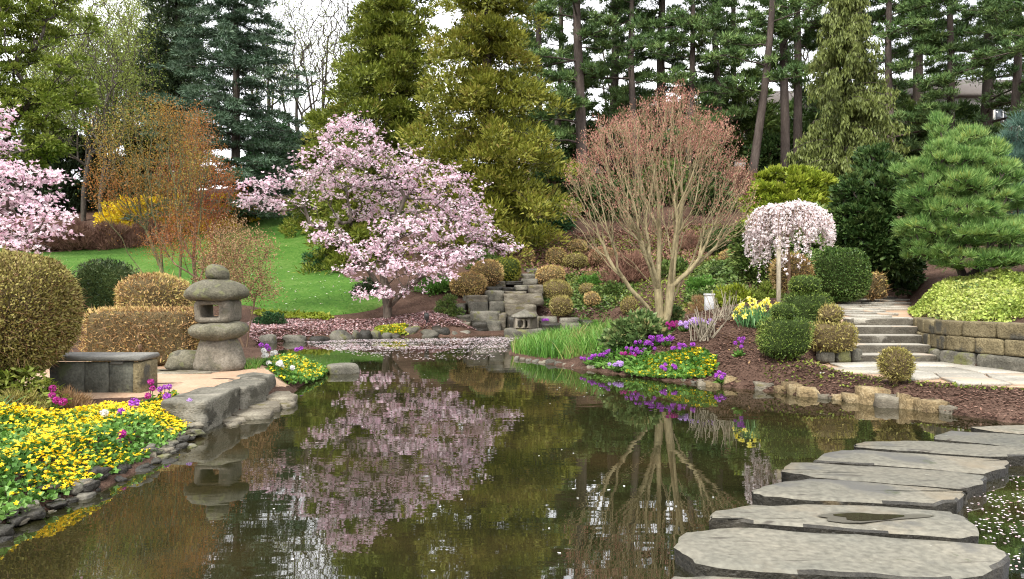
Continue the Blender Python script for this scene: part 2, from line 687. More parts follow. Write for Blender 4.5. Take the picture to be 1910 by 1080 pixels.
M['magnolia'] = leafmat('magnolia_petals', [(.62, .36, .48), (.74, .50, .60), (.80, .63, .70), (.85, .77, .79), (.82, .68, .73)], .5, .3)
M['cherry'] = leafmat('cherry_blossom', [(.72, .56, .58), (.82, .71, .71), (.87, .82, .81), (.78, .64, .66)], .5, .3)
M['mapbud'] = leafmat('maple_buds', [(.26, .075, .06), (.36, .13, .10), (.44, .20, .15), (.30, .18, .09)], .5, .25)
M['orange'] = leafmat('red_orange_leaves', [(.22, .055, .02), (.33, .10, .03), (.40, .16, .045), (.30, .17, .04)], .5, .3)
M['gold'] = leafmat('russet_gold_leaves', [(.30, .12, .035), (.33, .16, .035), (.30, .20, .04), (.26, .24, .045)], .5, .3)
M['lime'] = leafmat('spring_leaves', [(.13, .19, .03), (.22, .29, .05), (.30, .36, .08), (.19, .20, .05)], .5, .35)
M['olive'] = leafmat('olive_spring_leaves', [(.05, .075, .012), (.10, .14, .018), (.16, .20, .03), (.22, .24, .05)], .5, .25)
M['forsythia'] = leafmat('forsythia_flowers', [(.62, .40, .01), (.80, .58, .02), (.86, .68, .04), (.45, .36, .03)], .5, .2)
M['bluecedar'] = leafmat('blue_cedar_needles', [(.025, .058, .036), (.045, .092, .060), (.075, .135, .092), (.13, .20, .15)], .55)
M['darkcedar'] = leafmat('dark_cedar_needles', [(.008, .02, .010), (.018, .036, .018), (.032, .058, .028)], .6)
M['crypto'] = leafmat('golden_cedar_foliage', [(.06, .065, .008), (.12, .125, .012), (.20, .195, .018), (.29, .26, .035), (.22, .13, .03)], .55, .15)
M['cryptodark'] = leafmat('olive_cedar_foliage', [(.035, .045, .008), (.08, .092, .012), (.135, .145, .018), (.19, .185, .03), (.15, .095, .025)], .55, .1)
M['pine'] = leafmat('pine_needles', [(.014, .034, .014), (.028, .060, .022), (.048, .090, .032), (.085, .13, .05)], .5)
M['whitepine'] = leafmat('white_pine_needles', [(.035, .085, .028), (.075, .155, .038), (.13, .225, .06), (.21, .31, .10), (.24, .26, .05)], .45, .15)
M['bluepine'] = leafmat('bluish_pine_needles', [(.045, .10, .075), (.08, .155, .115), (.13, .215, .165)], .45, .1)
M['hinoki'] = leafmat('dark_conifer_foliage', [(.008, .022, .007), (.016, .042, .012), (.032, .066, .02), (.06, .10, .035)], .5)
M['weepcedar'] = leafmat('weeping_cedar_sprays', [(.055, .075, .018), (.10, .125, .028), (.15, .18, .045), (.20, .23, .07)], .55, .1)
M['charteuse'] = leafmat('chartreuse_foliage', [(.11, .16, .015), (.19, .25, .022), (.27, .32, .03), (.34, .36, .06)], .5, .15)
M['cover'] = leafmat('yellow_green_groundcover', [(.16, .22, .035), (.28, .36, .06), (.40, .46, .10), (.48, .50, .16), (.12, .19, .05)], .5, .2)
M['greenleaf'] = leafmat('fresh_green_leaves', [(.045, .12, .018), (.085, .20, .03), (.14, .28, .05), (.20, .34, .09)], .45, .2)
M['rhodo'] = leafmat('evergreen_leaves', [(.025, .06, .018), (.05, .105, .032), (.085, .155, .05), (.13, .19, .08)], .4, .1)
M['darkleaf'] = leafmat('glossy_dark_leaves', [(.03, .06, .018), (.06, .10, .03), (.11, .15, .05), (.18, .13, .06)], .35, .1)
M['juniper'] = leafmat('juniper_foliage', [(.015, .05, .016), (.03, .08, .026), (.055, .12, .04)], .55)
M['blade'] = leafmat('iris_blades', [(.05, .14, .02), (.085, .21, .03), (.13, .28, .045), (.20, .31, .07), (.30, .26, .10)], .45, .2)
M['grass'] = leafmat('lawn_blades', [(.028, .075, .012), (.048, .125, .016), (.075, .16, .024), (.13, .19, .05), (.17, .17, .08)], .55, .2)
M['dryblade'] = leafmat('dry_leaves', [(.18, .10, .05), (.28, .17, .08), (.36, .24, .12), (.22, .09, .05)], .7, .1)
M['brownshrub'] = leafmat('brown_shrub_twigs', [(.10, .05, .036), (.17, .088, .06), (.25, .145, .095)], .75)
M['yellowfl'] = leafmat('marigold_petals', [(.78, .48, .005), (.88, .62, .01), (.92, .72, .03), (.85, .45, .005)], .4, .15)
M['purplefl'] = leafmat('purple_petals', [(.26, .03, .36), (.40, .07, .52), (.52, .18, .64)], .5, .2)
M['magentafl'] = leafmat('magenta_petals', [(.30, .015, .16), (.45, .03, .27), (.55, .08, .38)], .5, .2)
M['lilacfl'] = leafmat('lilac_petals', [(.45, .25, .65), (.58, .38, .74), (.70, .55, .80)], .5, .15)
M['whitefl'] = leafmat('white_petals', [(.74, .74, .70), (.84, .83, .80), (.80, .76, .72)], .5, .15)
M['daff'] = leafmat('daffodil_petals', [(.82, .78, .10), (.88, .84, .22), (.86, .72, .04)], .45, .2)
M['daffleaf'] = leafmat('daffodil_leaves', [(.05, .14, .05), (.09, .21, .07), (.14, .28, .09)], .45, .15)
M['petal'] = leafmat('fallen_petals', [(.70, .52, .57), (.78, .66, .69), (.84, .80, .80), (.60, .36, .38)], .6, .1)
M['pinkpetal'] = leafmat('fallen_pink_petals', [(.50, .26, .25), (.64, .40, .40), (.74, .58, .58), (.36, .14, .12), (.80, .72, .72)], .6, .1)
M['chip'] = leafmat('bark_chips', [(.045, .022, .014), (.10, .05, .034), (.17, .092, .064), (.25, .15, .11)], .85)
M['whitepaint'] = stonemat('white_paint', [(.74, .74, .72), (.8, .8, .78), (.82, .82, .80)], 5, .1, .5)
M['darkmetal'] = stonemat('dark_metal', [(.02, .02, .02), (.035, .035, .034), (.05, .05, .05)], 5, .1, .4)


def boost(key, k, hue=(1, 1, 1)):
    for nd in M[key].node_tree.nodes:
        if nd.type == 'VALTORGB':
            for e in nd.color_ramp.elements:
                c = e.color
                e.color = (min(.9, c[0] * k * hue[0]), min(.9, c[1] * k * hue[1]), min(.9, c[2] * k * hue[2]), 1)


for key, k in (('pine', 1.55), ('hinoki', 1.6), ('darkcedar', 1.7), ('yew', 1.05), ('darkleaf', 1.5), ('yewtop', 1.45), ('box', 1.5), ('juniper', 1.3), ('rhodo', 1.2), ('tan', 1.35), ('tangreen', 1.3), ('tanred', 1.1), ('moss', 1.25), ('olive', 1.25), ('brownshrub', 1.1)):
    boost(key, k)
boost('mapbud', 1.2, (.95, 1.15, 1.15))
boost('cherry', 1.06)
boost('crypto', 1.0, (.93, 1.03, 1.25))
boost('pine', 1.4)
boost('tan', 1.12)
boost('bluecedar', 1.1, (1.15, 1.0, .88))
boost('whitepine', 1.3, (1.0, 1.0, .95))
boost('pine', 1.05, (1.15, 1.0, .8))
boost('hinoki', 1.05, (1.2, 1.0, .8))
boost('rhodo', 1.05, (1.25, 1.0, .75))
boost('darkcedar', 1.0, (1.2, 1.0, .8))
boost('cryptodark', 1.25, (.92, 1.05, 1.0))

for key in ('flag', 'stepping', 'sand', 'wallstone', 'benchtop', 'whitepaint'):
    boost(key, .85)

# ------------------------------------------------------------------ terrain
POND = smooth([(-3.3, -4), (-3.05, 2.5), (-3.0, 4.4), (-2.98, 4.9), (-2.98, 5.5), (-2.93, 6.3), (-3.12, 7.5), (-3.05, 8.2), (-2.78, 9.5),
        (-3.02, 10.5), (-2.98, 11.8), (-3.25, 13), (-4.3, 14.6), (-5.8, 16.6), (-6.3, 18.6), (-5.3, 19.8), (-4.4, 20.1), (-1.4, 20.5),
        (-0.8, 21.1), (.9, 21.3), (1.6, 22.4), (2.6, 22.8), (3.4, 21.8), (3.3, 19.6), (2.5, 18), (1.2, 17.2), (.15, 16.9), (-.08, 16.2),
        (.0, 14.6), (.98, 13.04), (1.69, 12.1), (2.5, 11.1), (2.95, 10.75), (3.38, 10.35), (3.84, 9.82), (4.2, 9.40), (4.53, 9.1), (4.78, 8.72), (4.97, 8.40), (5.35, 7.9), (6.2, 7.1),
        (6.7, 6.2), (7.2, 4.5), (7.8, 2), (8.5, -4), (3, -7), (0, -7)], 1)
TERRACE = [(-3.05, 8.2), (-3.25, 8.75), (-2.95, 9.9), (-3.3, 10.6), (-4.0, 11.4), (-9, 12.0), (-9.5, 7.9), (-4.2, 7.9), (-3.5, 7.95)]
LOWPATH = [(4.45, 11.5), (4.5, 10.3), (4.75, 9.55), (5.3, 9.25), (6.0, 8.7), (7.6, 8.0), (9.5, 7.8), (9.5, 9.2), (7.6, 9.2), (7.0, 10.1), (6.45, 11.4), (5.2, 11.55)]
UPPATH = [(5.75, 12.75), (6.95, 12.75), (7.25, 13.6), (7.9, 14.8), (8.6, 16.2), (9.3, 18.0), (8.6, 18.6), (7.8, 17.2), (6.7, 15.8), (5.9, 14.4)]
STAIR = [(5.2, 11.35), (6.5, 11.35), (7.1, 13.0), (5.75, 13.0)]

ctrl = []


def cp(px, py, d):
    p = at(px, py, d)
    ctrl.append(tuple(p))


def cw(*pts):
    ctrl.extend(pts)


cw((-3.3, 4.5, .12), (-4.2, 5, .2), (-6, 5, .4), (-3.4, 6.5, .12), (-4.2, 6.6, .17), (-3.6, 7.5, .12), (-6, 7, .36), (-3.4, 9.2, .3), (-5, 9, .3), (-7, 9, .32),
   (-4, 11, .3), (-7, 12, .4), (-3.6, 12, .22), (-4.6, 13.2, .25), (-7, 15, .35), (-6.8, 18, .3), (-9, 20, .7))
cp(-50, 540, 22); cp(200, 485, 32); cp(250, 462, 37); cp(290, 430, 42); cp(100, 470, 36); cp(470, 555, 24)
cp(600, 584, 22.3); cp(700, 579, 22.6); cp(560, 500, 31); cp(560, 400, 44); cp(700, 480, 31); cp(680, 430, 37); cp(500, 602, 21.0); cp(560, 604, 20.7); cp(760, 604, 21.2)
cp(840, 590, 21.6); cp(660, 620, 20.4)
cw((X(880, 22), 22, .08), (X(930, 22.3), 22.3, .05), (X(985, 22.3), 22.3, .05), (X(900, 23.2), 23.2, .55), (X(960, 23.3), 23.3, .6), (X(1005, 22.8), 22.8, .4))
cp(930, 545, 24.2); cp(985, 500, 28); cp(1040, 495, 29); cp(1075, 470, 31); cp(1125, 498, 29); cp(985, 492, 29); cp(1046, 586, 22.7); cp(1104, 571, 23.5)
cp(1173, 583, 22.4); cp(1040, 560, 24.5); cp(1026, 531, 26); cp(870, 550, 24); cp(900, 535, 25); cp(980, 432, 34); cp(850, 425, 32)
cw((.9, 15.5, .16), (1.4, 14.2, .2), (1.8, 13, .3), (2.2, 12.2, .28), (2.7, 11.7, .26), (3.4, 10.6, .26), (4.1, 9.5, .22), (4.9, 8.9, .2), (5.6, 8.2, .18), (6.8, 7.4, .2),
   (2.6, 14.5, .55), (3.2, 16, .6), (2.2, 16.4, .35), (4.3, 10.4, .36), (3.9, 11.0, .45), (5.0, 9.35, .24))
cp(1232, 612, 13.2); cp(1310, 622, 12.2); cp(1400, 612, 12.4); cp(1460, 668, 10.7); cp(1548, 655, 11.4); cp(1500, 612, 12.6); cp(1470, 556, 14.6); cp(1340, 575, 15)
cp(1560, 558, 16); cp(1640, 553, 16.8); cp(1790, 526, 15.2); cp(1900, 545, 13.6); cp(1780, 600, 11.8); cp(1900, 600, 11.0)
cp(1359, 492, 24); cp(1337, 515, 21); cp(1250, 530, 22.5); cp(1338, 472, 27); cp(1400, 400, 34); cp(1430, 306, 46); cp(1250, 335, 45); cp(1000, 330, 48)
cp(1620, 470, 22); cp(1700, 420, 28); cp(1850, 330, 40); cp(480, 345, 58); cp(250, 365, 56); cp(20, 370, 54); cp(720, 345, 50); cp(1910, 400, 30)
cw((-60, 40, 5), (60, 40, 8.5), (0, 80, 10.5), (-60, 90, 9.5), (60, 90, 10.5), (0, 200, 10), (-200, 200, 9), (200, 200, 10), (300, 0, 6), (-300, 0, 4),
   (0, -20, .6), (-20, -10, .7), (20, -10, .7), (-14, 10, .6), (14, 8, .6), (14, 15, 2.2), (-14, 20, 1.0), (0, -200, 1), (200, -200, 2), (-200, -200, 1), (0, 700, 9), (600, 600, 9), (-600, 600, 9), (600, -500, 2), (-600, -500, 2))
ctrl = np.array(ctrl)
_k = lambda A, B: np.sqrt(((A[:, None] - B[None]) ** 2).sum(2) + 1.0)
_n = len(ctrl)
_A = np.zeros((_n + 3, _n + 3))
_A[:_n, :_n] = _k(ctrl[:, :2], ctrl[:, :2]) - np.eye(_n) * .05
_A[:_n, _n:] = np.c_[np.ones(_n), ctrl[:, :2]]
_A[_n:, :_n] = _A[:_n, _n:].T
_w = np.linalg.solve(_A, np.r_[ctrl[:, 2], 0, 0, 0])


def raw_h(P):
    out = np.empty(len(P))
    for i in range(0, len(P), 20000):
        q = P[i:i + 20000]
        out[i:i + 20000] = _k(q, ctrl[:, :2]) @ _w[:_n] + np.c_[np.ones(len(q)), q] @ _w[_n:]
    return out


def ground(P):
    """height of the ground at x, y points"""
    P = np.atleast_2d(np.asarray(P, float))[:, :2]
    h = np.maximum(raw_h(P), .07)
    t = psd(P, TERRACE)
    k = sstep(-.16, .02, t)
    h = h * (1 - k) + .285 * k
    k = sstep(-.35, .05, psd(P, LOWPATH))
    h = h * (1 - k) + .245 * k
    k = sstep(-.5, .0, psd(P, UPPATH))
    h = h * (1 - k) + (.845 + np.clip(P[:, 1] - 13, 0, 6) * .05) * k
    k = sstep(-.15, .0, psd(P, STAIR))
    h = h * (1 - k) + np.minimum(h, .2) * k
    s = psd(P, POND)
    inside = -np.minimum(.55, .9 * np.maximum(s, 0) + .03)
    bank = .03 + (h - .03) * sstep(-.02, .55, -s)
    return np.where(s > 0, inside, bank)


def gz(x, y):
    return float(ground(np.array([[x, y]]))[0])


def axis(lo, hi, step, far, growth=1.22):
    a = list(np.arange(lo, hi + 1e-6, step))
    s = step
    while a[-1] < far:
        s *= growth
        a.append(a[-1] + s)
    s = step
    b = []
    x = lo
    while x > -far:
        s *= growth
        x -= s
        b.append(x)
    return np.array(b[::-1] + a)


def grid_faces(nx, ny):
    i = np.arange(nx - 1)[None, :] + np.arange(ny - 1)[:, None] * nx
    i = i.ravel()
    return np.stack([i, i + 1, i + nx + 1, i + nx], 1)


gx, gy = axis(-9, 9.5, .14, 900), axis(2, 26, .14, 900)
GX, GY = np.meshgrid(gx, gy)
GP = np.c_[GX.ravel(), GY.ravel()]
gh = ground(GP) + .018 * wav(np.c_[GP, np.zeros(len(GP))], .9, 3, 3) * (psd(GP, LOWPATH) < -.1) * (psd(GP, UPPATH) < -.1)
link('ground', mesh('ground', np.c_[GP, gh], grid_faces(len(gx), len(gy)), M['mulch'], smooth=True), kind='structure')


def sheet(name, poly, step, mat, lift, sink=.08, edge=.25, **props):
    """a surface laid over the ground whose border dips under it"""
    poly = np.asarray(poly, float)
    lo, hi = poly.min(0) - .5, poly.max(0) + .5
    ax, ay = np.arange(lo[0], hi[0], step), np.arange(lo[1], hi[1], step)
    A, B = np.meshgrid(ax, ay)
    P = np.c_[A.ravel(), B.ravel()]
    s = psd(P, poly) + .05 * wav(np.c_[P, P[:, :1] * 0], .8, 9, 2)
    z = ground(P) + np.where(s > 0, lift * np.minimum(1, s / edge), sink * np.maximum(-1, s / edge))
    Fq = grid_faces(len(ax), len(ay))
    keep = (s[Fq] > -.4).any(1)
    Fq = Fq[keep]
    used = np.unique(Fq)
    re = np.full(len(P), -1)
    re[used] = np.arange(len(used))
    return link(name, mesh(name, np.c_[P, z][used], re[Fq], mat, smooth=True), None, (0, 0, 0), kind='structure', **props)


def pp(px, py, d):
    return (X(px, d), d)


LAWN = smooth([pp(430, 0, 23.2), pp(520, 0, 22.2), pp(610, 0, 22.0), pp(700, 0, 22.5), pp(730, 0, 24), pp(690, 0, 26), pp(635, 0, 28), pp(640, 0, 31), pp(690, 0, 34), pp(700, 0, 38),
               pp(650, 0, 45), pp(560, 0, 47), pp(440, 0, 44), pp(300, 0, 40.5), pp(150, 0, 38), pp(-100, 0, 36), pp(-250, 0, 28), pp(-150, 0, 20), pp(100, 0, 18.5), pp(300, 0, 20)], 2)
sheet('lawn', LAWN, .16, M['lawn'], .05)
sheet('terrace', TERRACE, .12, M['sand'], .015, .05, .12)

# water: one still sheet, murky, with faint ripples
mw, nt, b = newmat('pond_water')
b.inputs['Base Color'].default_value = (.020, .015, .006, 1)
b.inputs['Roughness'].default_value = .015
b.inputs['IOR'].default_value = 2.7
N, Lk = nt.nodes.new, nt.links.new
tc = N('ShaderNodeTexCoord')
mp = N('ShaderNodeMapping')
mp.inputs['Scale'].default_value = (.55, 1.6, 1)
n1 = N('ShaderNodeTexNoise')
n1.inputs['Scale'].default_value = 1.6
n1.inputs['Detail'].default_value = 3
n1.inputs['Roughness'].default_value = .55
n2 = N('ShaderNodeTexNoise')
n2.inputs['Scale'].default_value = .9
n2.inputs['Detail'].default_value = 4
cr = N('ShaderNodeValToRGB')
setramp(cr, [(.010, .011, .004), (.017, .016, .006), (.030, .022, .009)], [.35, .5, .68])
bp = N('ShaderNodeBump')
bp.inputs['Strength'].default_value = .05
bp.inputs['Distance'].default_value = .03
Lk(tc.outputs['Object'], mp.inputs['Vector'])
Lk(mp.outputs['Vector'], n1.inputs['Vector'])
Lk(tc.outputs['Object'], n2.inputs['Vector'])
Lk(n2.outputs['Fac'], cr.inputs['Fac'])
Lk(cr.outputs['Color'], b.inputs['Base Color'])
Lk(n1.outputs['Fac'], bp.inputs['Height'])
Lk(bp.outputs['Normal'], b.inputs['Normal'])
wa = np.array([(-8, -8, 0), (10, -8, 0), (10, 24.5, 0), (-8, 24.5, 0)], float)
link('water', mesh('water', wa, np.array([[0, 1, 2, 3]]), mw), kind='structure')

# ------------------------------------------------------------------ stepping stones
def sp(u, v, z):
    """point on the level z seen at (u, v) of the enlarged corner of the photograph"""
    px, py = 1200 + u * .3717, 740 + v * .3717
    d = (CH - z) * FPX / (py - HY)
    return (X(px, d), d)


STONES = [
    ('bare grey stepping stone cut off by the bottom edge of the view', [(60, 930), (130, 897), (330, 893), (640, 905), (1000, 925), (1400, 960), (1900, 990), (1700, 1080), (700, 1060), (200, 1010), (90, 960)]),
    ('widest and nearest whole stepping stone, grey with a broken buff left corner', [(142, 745), (185, 672), (440, 645), (880, 670), (1480, 720), (1790, 745), (1872, 805), (1735, 893), (1500, 917), (1000, 893), (650, 875), (430, 862), (240, 822), (185, 772)]),
    ('grey stepping stone with a puddle in a hollow of its top', [(308, 612), (335, 572), (530, 537), (800, 530), (1200, 545), (1540, 570), (1640, 602), (1722, 665), (1718, 700), (1620, 715), (1100, 683), (660, 643), (500, 628), (380, 615)]),
    ('grey stepping stone just beyond the one with the puddle', [(538, 462), (620, 435), (820, 405), (1100, 420), (1450, 450), (1640, 473), (1655, 490), (1600, 530), (1490, 552), (1100, 532), (850, 522), (600, 498), (538, 482)]),
    ('long grey stepping stone, fourth whole one from the bottom edge', [(683, 352), (720, 326), (850, 325), (1200, 345), (1600, 375), (1762, 405), (1740, 440), (1620, 467), (1300, 442), (900, 408), (780, 388), (686, 367)]),
    ('pale grey stepping stone with a rounded left end, fifth from the bottom edge', [(853, 312), (895, 277), (980, 262), (1100, 265), (1500, 290), (1800, 320), (1868, 330), (1855, 357), (1740, 392), (1400, 362), (1050, 337), (858, 327)]),
    ('grey stepping stone, sixth whole one from the bottom edge, tapering to the left', [(1048, 237), (1090, 222), (1300, 215), (1700, 235), (1910, 258), (2050, 275), (2040, 300), (1780, 305), (1500, 286), (1200, 261), (1048, 247)]),
    ('grey stepping stone, second from the mulch bank, running out of view', [(1448, 192), (1530, 165), (1800, 180), (2050, 205), (2150, 230), (2100, 255), (1910, 258), (1700, 236), (1450, 206)]),
    ('grey stepping stone nearest the dark mulch bank', [(1635, 147), (1700, 142), (1910, 140), (2150, 150), (2200, 175), (2100, 195), (1910, 190), (1700, 162)]),
]
for i, (lab, uv) in enumerate(STONES):
    zt = (.09, .095, .085, .09, .095, .085, .09, .09, .085)[i]
    poly = np.array([sp(u, v, zt) for u, v in uv])
    c = poly.mean(0)
    poly = c + (poly - c) * (1 - .02 / np.maximum(np.linalg.norm(poly - c, axis=1, keepdims=True), .2))
    if i >= 2:
        poly[:, 1] += np.where(poly[:, 1] < c[1], .022 + .006 * i, 0)
    V, Fs = slab(poly - c, -.12, zt, .016, 40 + i, .008, sub=3)
    n = len(V) // 4
    mb = MB().add(V[:3 * n], Fs[0][:2 * n])
    # uneven top made of rings shrinking towards the middle
    ring = V[2 * n:3 * n]
    top = [ring, V[3 * n:]]
    cc = np.r_[V[3 * n:, :2].mean(0), zt]
    r = RNG(900 + i)
    for f in (.85, .62, .36, .12):
        top.append(cc + (V[3 * n:] - cc) * f)
    TV = np.concatenate(top)
    nz = .006 * wav(np.c_[TV[:, :2], TV[:, 2] * 0], 1.5, 60 + i, 3)
    TV[n:, 2] += nz[n:]
    if i == 2:                                             # a worn hollow that holds a puddle
        hc = np.array(sp(1125, 608, zt)) - c
    q = []
    for k in range(5):
        for a in range(n):
            e = (a + 1) % n
            q.append([k * n + a, k * n + e, k * n + n + e, k * n + n + a])
    mb.add(TV, [np.array(q), np.array([list(range(5 * n, 6 * n))])])
    o = mb.build('stepping_stone', M['stepping'], None, False, (c[0], c[1], 0), label=lab, category='stepping stone', group='stepping stones across the pond')
    o.data.materials.append(M['darkstone'])
    rw = RNG(70 + i)
    mi = np.array([1 if abs(pl_.normal.z) < .55 else 0 for pl_ in o.data.polygons], np.int32)  # steep side faces take the darker stone colour
    run = np.repeat(rw.random(n // 3 + 1) < .22, 3)[:n]
    mi[2 * n:3 * n][run] = 1                                # random darker runs along the worn rim
    o.data.polygons.foreach_set('material_index', mi)
    if i == 2:
        a = np.linspace(0, 2 * np.pi, 24, endpoint=False)
        rad = 1 + .18 * np.sin(3 * a + 1) + .1 * np.sin(5 * a)
        pv = np.c_[hc[0] + np.cos(a) * .19 * rad, hc[1] + np.sin(a) * .07 * rad, np.full(24, zt + .009)]
        wet, nt2, b2 = newmat('wet_puddle')
        b2.inputs['Base Color'].default_value = (.03, .025, .016, 1)
        b2.inputs['Roughness'].default_value = .05
        link('puddle', mesh('puddle', pv, np.arange(24)[None], wet), o)
        damp, nt3, b3 = newmat('damp_stone')
        b3.inputs['Base Color'].default_value = (.088, .08, .062, 1)
        b3.inputs['Roughness'].default_value = .35
        pc = pv.mean(0)
        dv = pc + (pv - pc) * np.c_[1.5 + .35 * np.sin(2 * a + .6), 1.25 + .2 * np.cos(3 * a), np.ones(24)]
        dv[:, 2] = zt + .0065
        link('damp_patch', mesh('damp_patch', dv, np.arange(24)[None], damp), o)

# ------------------------------------------------------------------ paths, steps and the retaining wall on the right
def flags(parent, poly, size, z, seed, th=.04, joint=.014):
    poly = np.asarray(poly)
    r = RNG(seed)
    lo, hi = poly.min(0), poly.max(0)
    nx, ny = int((hi[0] - lo[0]) / size) + 2, int((hi[1] - lo[1]) / size) + 2
    G = np.stack(np.meshgrid(np.arange(nx + 1) * size + lo[0] - .3 * size, np.arange(ny + 1) * size + lo[1] - .3 * size), -1)
    G += r.uniform(-.26, .26, G.shape) * size
    done = np.zeros((ny, nx), bool)
    for j in range(ny):
        for i in range(nx):
            if done[j, i]:
                continue
            w = 1
            if i + 1 < nx and not done[j, i + 1] and r.random() < .35:
                w = 2
            done[j, i:i + w] = True
            q = np.array([G[j, i], G[j, i + w], G[j + 1, i + w], G[j + 1, i]])
            m = q.mean(0)
            if psd(m[None], poly)[0] < .12:
                continue
            q = m + (q - m) * (1 - joint / size * 2)
            zt = z(m) + r.normal() * .003
            V, Fs = slab(q - m, -.03, th * .5, .006, int(r.integers(1e6)), .006, sub=2)
            link('flagstone', mesh('flagstone', V, Fs, M['flag']), parent, (m[0], m[1], zt))


low = sheet('path', LOWPATH, .1, M['sand'], .006, .05, .1)
low['label'] = 'pale flagstone path at the foot of the stone steps'
flags(low, LOWPATH, .62, lambda m: .262, 5)
upz = lambda m: .865 + np.clip(m[1] - 13, 0, 6) * .05
up = sheet('path', UPPATH, .1, M['sand'], .006, .05, .1)
up['label'] = 'pale flagstone path leading away above the steps'
flags(up, UPPATH, .5, upz, 6)

st = thing('stone_steps', 'flight of five dark stone steps climbing beside the block wall', 'steps', (5.9, 11.4, .26))
r = RNG(11)
for i in range(5):
    y0 = 11.4 + i * .375
    x0, x1 = 5.32 + i * .132, 6.43 + i * .125
    V, Fq = CS[8]
    S = sup(nrm(V), 14)
    S = S * (1 + .012 * wav(S * np.array([2., .5, .6]), 1.2, 70 + i, 3)[:, None])
    V = S * np.array([(x1 - x0) / 2 + .05, .24, .07]) + np.array([(x0 + x1) / 2, y0 + .235, .26 + (i + .5) * .122 - .009])
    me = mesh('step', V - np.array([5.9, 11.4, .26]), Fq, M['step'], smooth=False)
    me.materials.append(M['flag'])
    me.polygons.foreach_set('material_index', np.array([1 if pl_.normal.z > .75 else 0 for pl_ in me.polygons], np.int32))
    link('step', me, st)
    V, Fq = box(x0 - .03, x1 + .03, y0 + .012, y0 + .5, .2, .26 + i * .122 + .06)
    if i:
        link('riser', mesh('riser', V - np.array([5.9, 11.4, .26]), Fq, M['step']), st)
V, Fs = slab([(5.86, 12.9), (6.95, 12.9), (7.05, 13.35), (5.95, 13.4)], .74, .868, .015, 3, .006, 3)
link('landing_slab', mesh('landing_slab', V - np.array([5.9, 11.4, .26]), Fs, M['flag']), st)

wall = thing('retaining_wall', 'low curved sandstone block wall below the yellow green groundcover', 'wall', (6.6, 10.8, .25))
WL = np.array([(7.06, 13.3), (6.86, 12.75), (6.62, 12.1), (6.50, 11.5), (6.60, 10.9), (6.83, 10.35), (7.12, 9.8), (7.6, 9.2), (8.3, 8.7)])
ts = np.r_[0, np.cumsum(np.linalg.norm(np.diff(WL, axis=0), axis=1))]


def wpos(s):
    return np.array([np.interp(s, ts, WL[:, 0]), np.interp(s, ts, WL[:, 1])])


def wtop(s):
    return np.interp(s, [0, 1.6, 2.4, 3.4, 5, 7], [.86, .88, .91, .93, .94, .95])


r = RNG(21)
for ci, (z0, z1) in enumerate(((.2, .47), (.475, .70), (.705, .93))):
    s = 0.05 + ci * .17
    while s < ts[-1] - .2:
        ln = r.uniform(.38, .62) if ci else r.uniform(.5, .75)
        e = min(s + ln, ts[-1] - .02)
        a, bb = wpos(s + .008), wpos(e - .008)
        ang = math.atan2(bb[1] - a[1], bb[0] - a[0])
        m = (a + bb) / 2
        k = wtop((s + e) / 2) / .93
        zz0, zz1 = .2 + (z0 - .2) * k, .2 + (z1 - .2) * k
        V, Fq = rock((np.linalg.norm(bb - a), .3 + (ci == 0) * .05 + r.uniform(-.02, .02), zz1 - zz0), int(r.integers(1e6)), 22 if ci else 8, .022 if ci else .06, 8)
        V = rotz(V, ang)
        link('stone', mesh('wall_stone', V, Fq, M['rock'] if ci == 0 and r.random() < .55 else M['wallstone']), wall,
             (m[0] - 6.6 + .17 * abs(math.sin(ang)), m[1] - 10.8 + .05, zz0 - .25))
        s = e
    # little kerb rocks left of the steps
rk = thing('rock_kerb', 'short row of squared dark rocks left of the steps', 'kerb', (5.1, 11.45, .26))
for i, (a, bb, h, d) in enumerate(((1532, 1557, 22, 11.35), (1558, 1587, 25, 11.4), (1588, 1608, 26, 11.45))):
    w = (bb - a) / FPX * d
    V, Fq = rock((w, .3, h / FPX * d), 130 + i, 6, .06, 4)
    link('stone', mesh('kerb_stone', V, Fq, M['rock']), rk, (X((a + bb) / 2, d) - 5.1, d - 11.45 + .1, 0))

# ------------------------------------------------------------------ stones along the shore
def edge_run(name, label, cat, pxs, mat, seed, dz=0.0, depth=.28, p=6, amp=.08, n=4):
    """pxs: (left, right, top, bottom) boxes in the photograph; the bottom stands at the waterline"""
    x0 = pxs[0]
    d0 = CH * FPX / (x0[3] - HY)
    root = thing(name, label, cat, (X(x0[0], d0), d0, 0))
    for i, (a, bb, t, bo) in enumerate(pxs):
        d = CH * FPX / (bo - HY)
        w, h = (bb - a) / FPX * d, (bo - t) / FPX * d
        w *= RNG(seed + 3 * i).uniform(.82, 1.0)
        h *= RNG(seed + 3 * i).uniform(.75, 1.15)
        V, Fq = rock((w, min(depth, w * 1.2) * 1.0, h + .1), seed + i * 7, p, amp, n, 1.5 if amp > .12 else 1.1)
        V = rotz(V, RNG(seed + i).uniform(-.25, .25))
        link('stone', mesh('edging_stone', V, Fq, mat[i % len(mat)]), root, (X((a + bb) / 2, d) - X(x0[0], d0), d - d0 + .1, -.1 + dz))
    return root


def c6(u, v):   # pixel in the crop of the lower right bank
    return 1320 + u * .3983, 350 + v * .3983


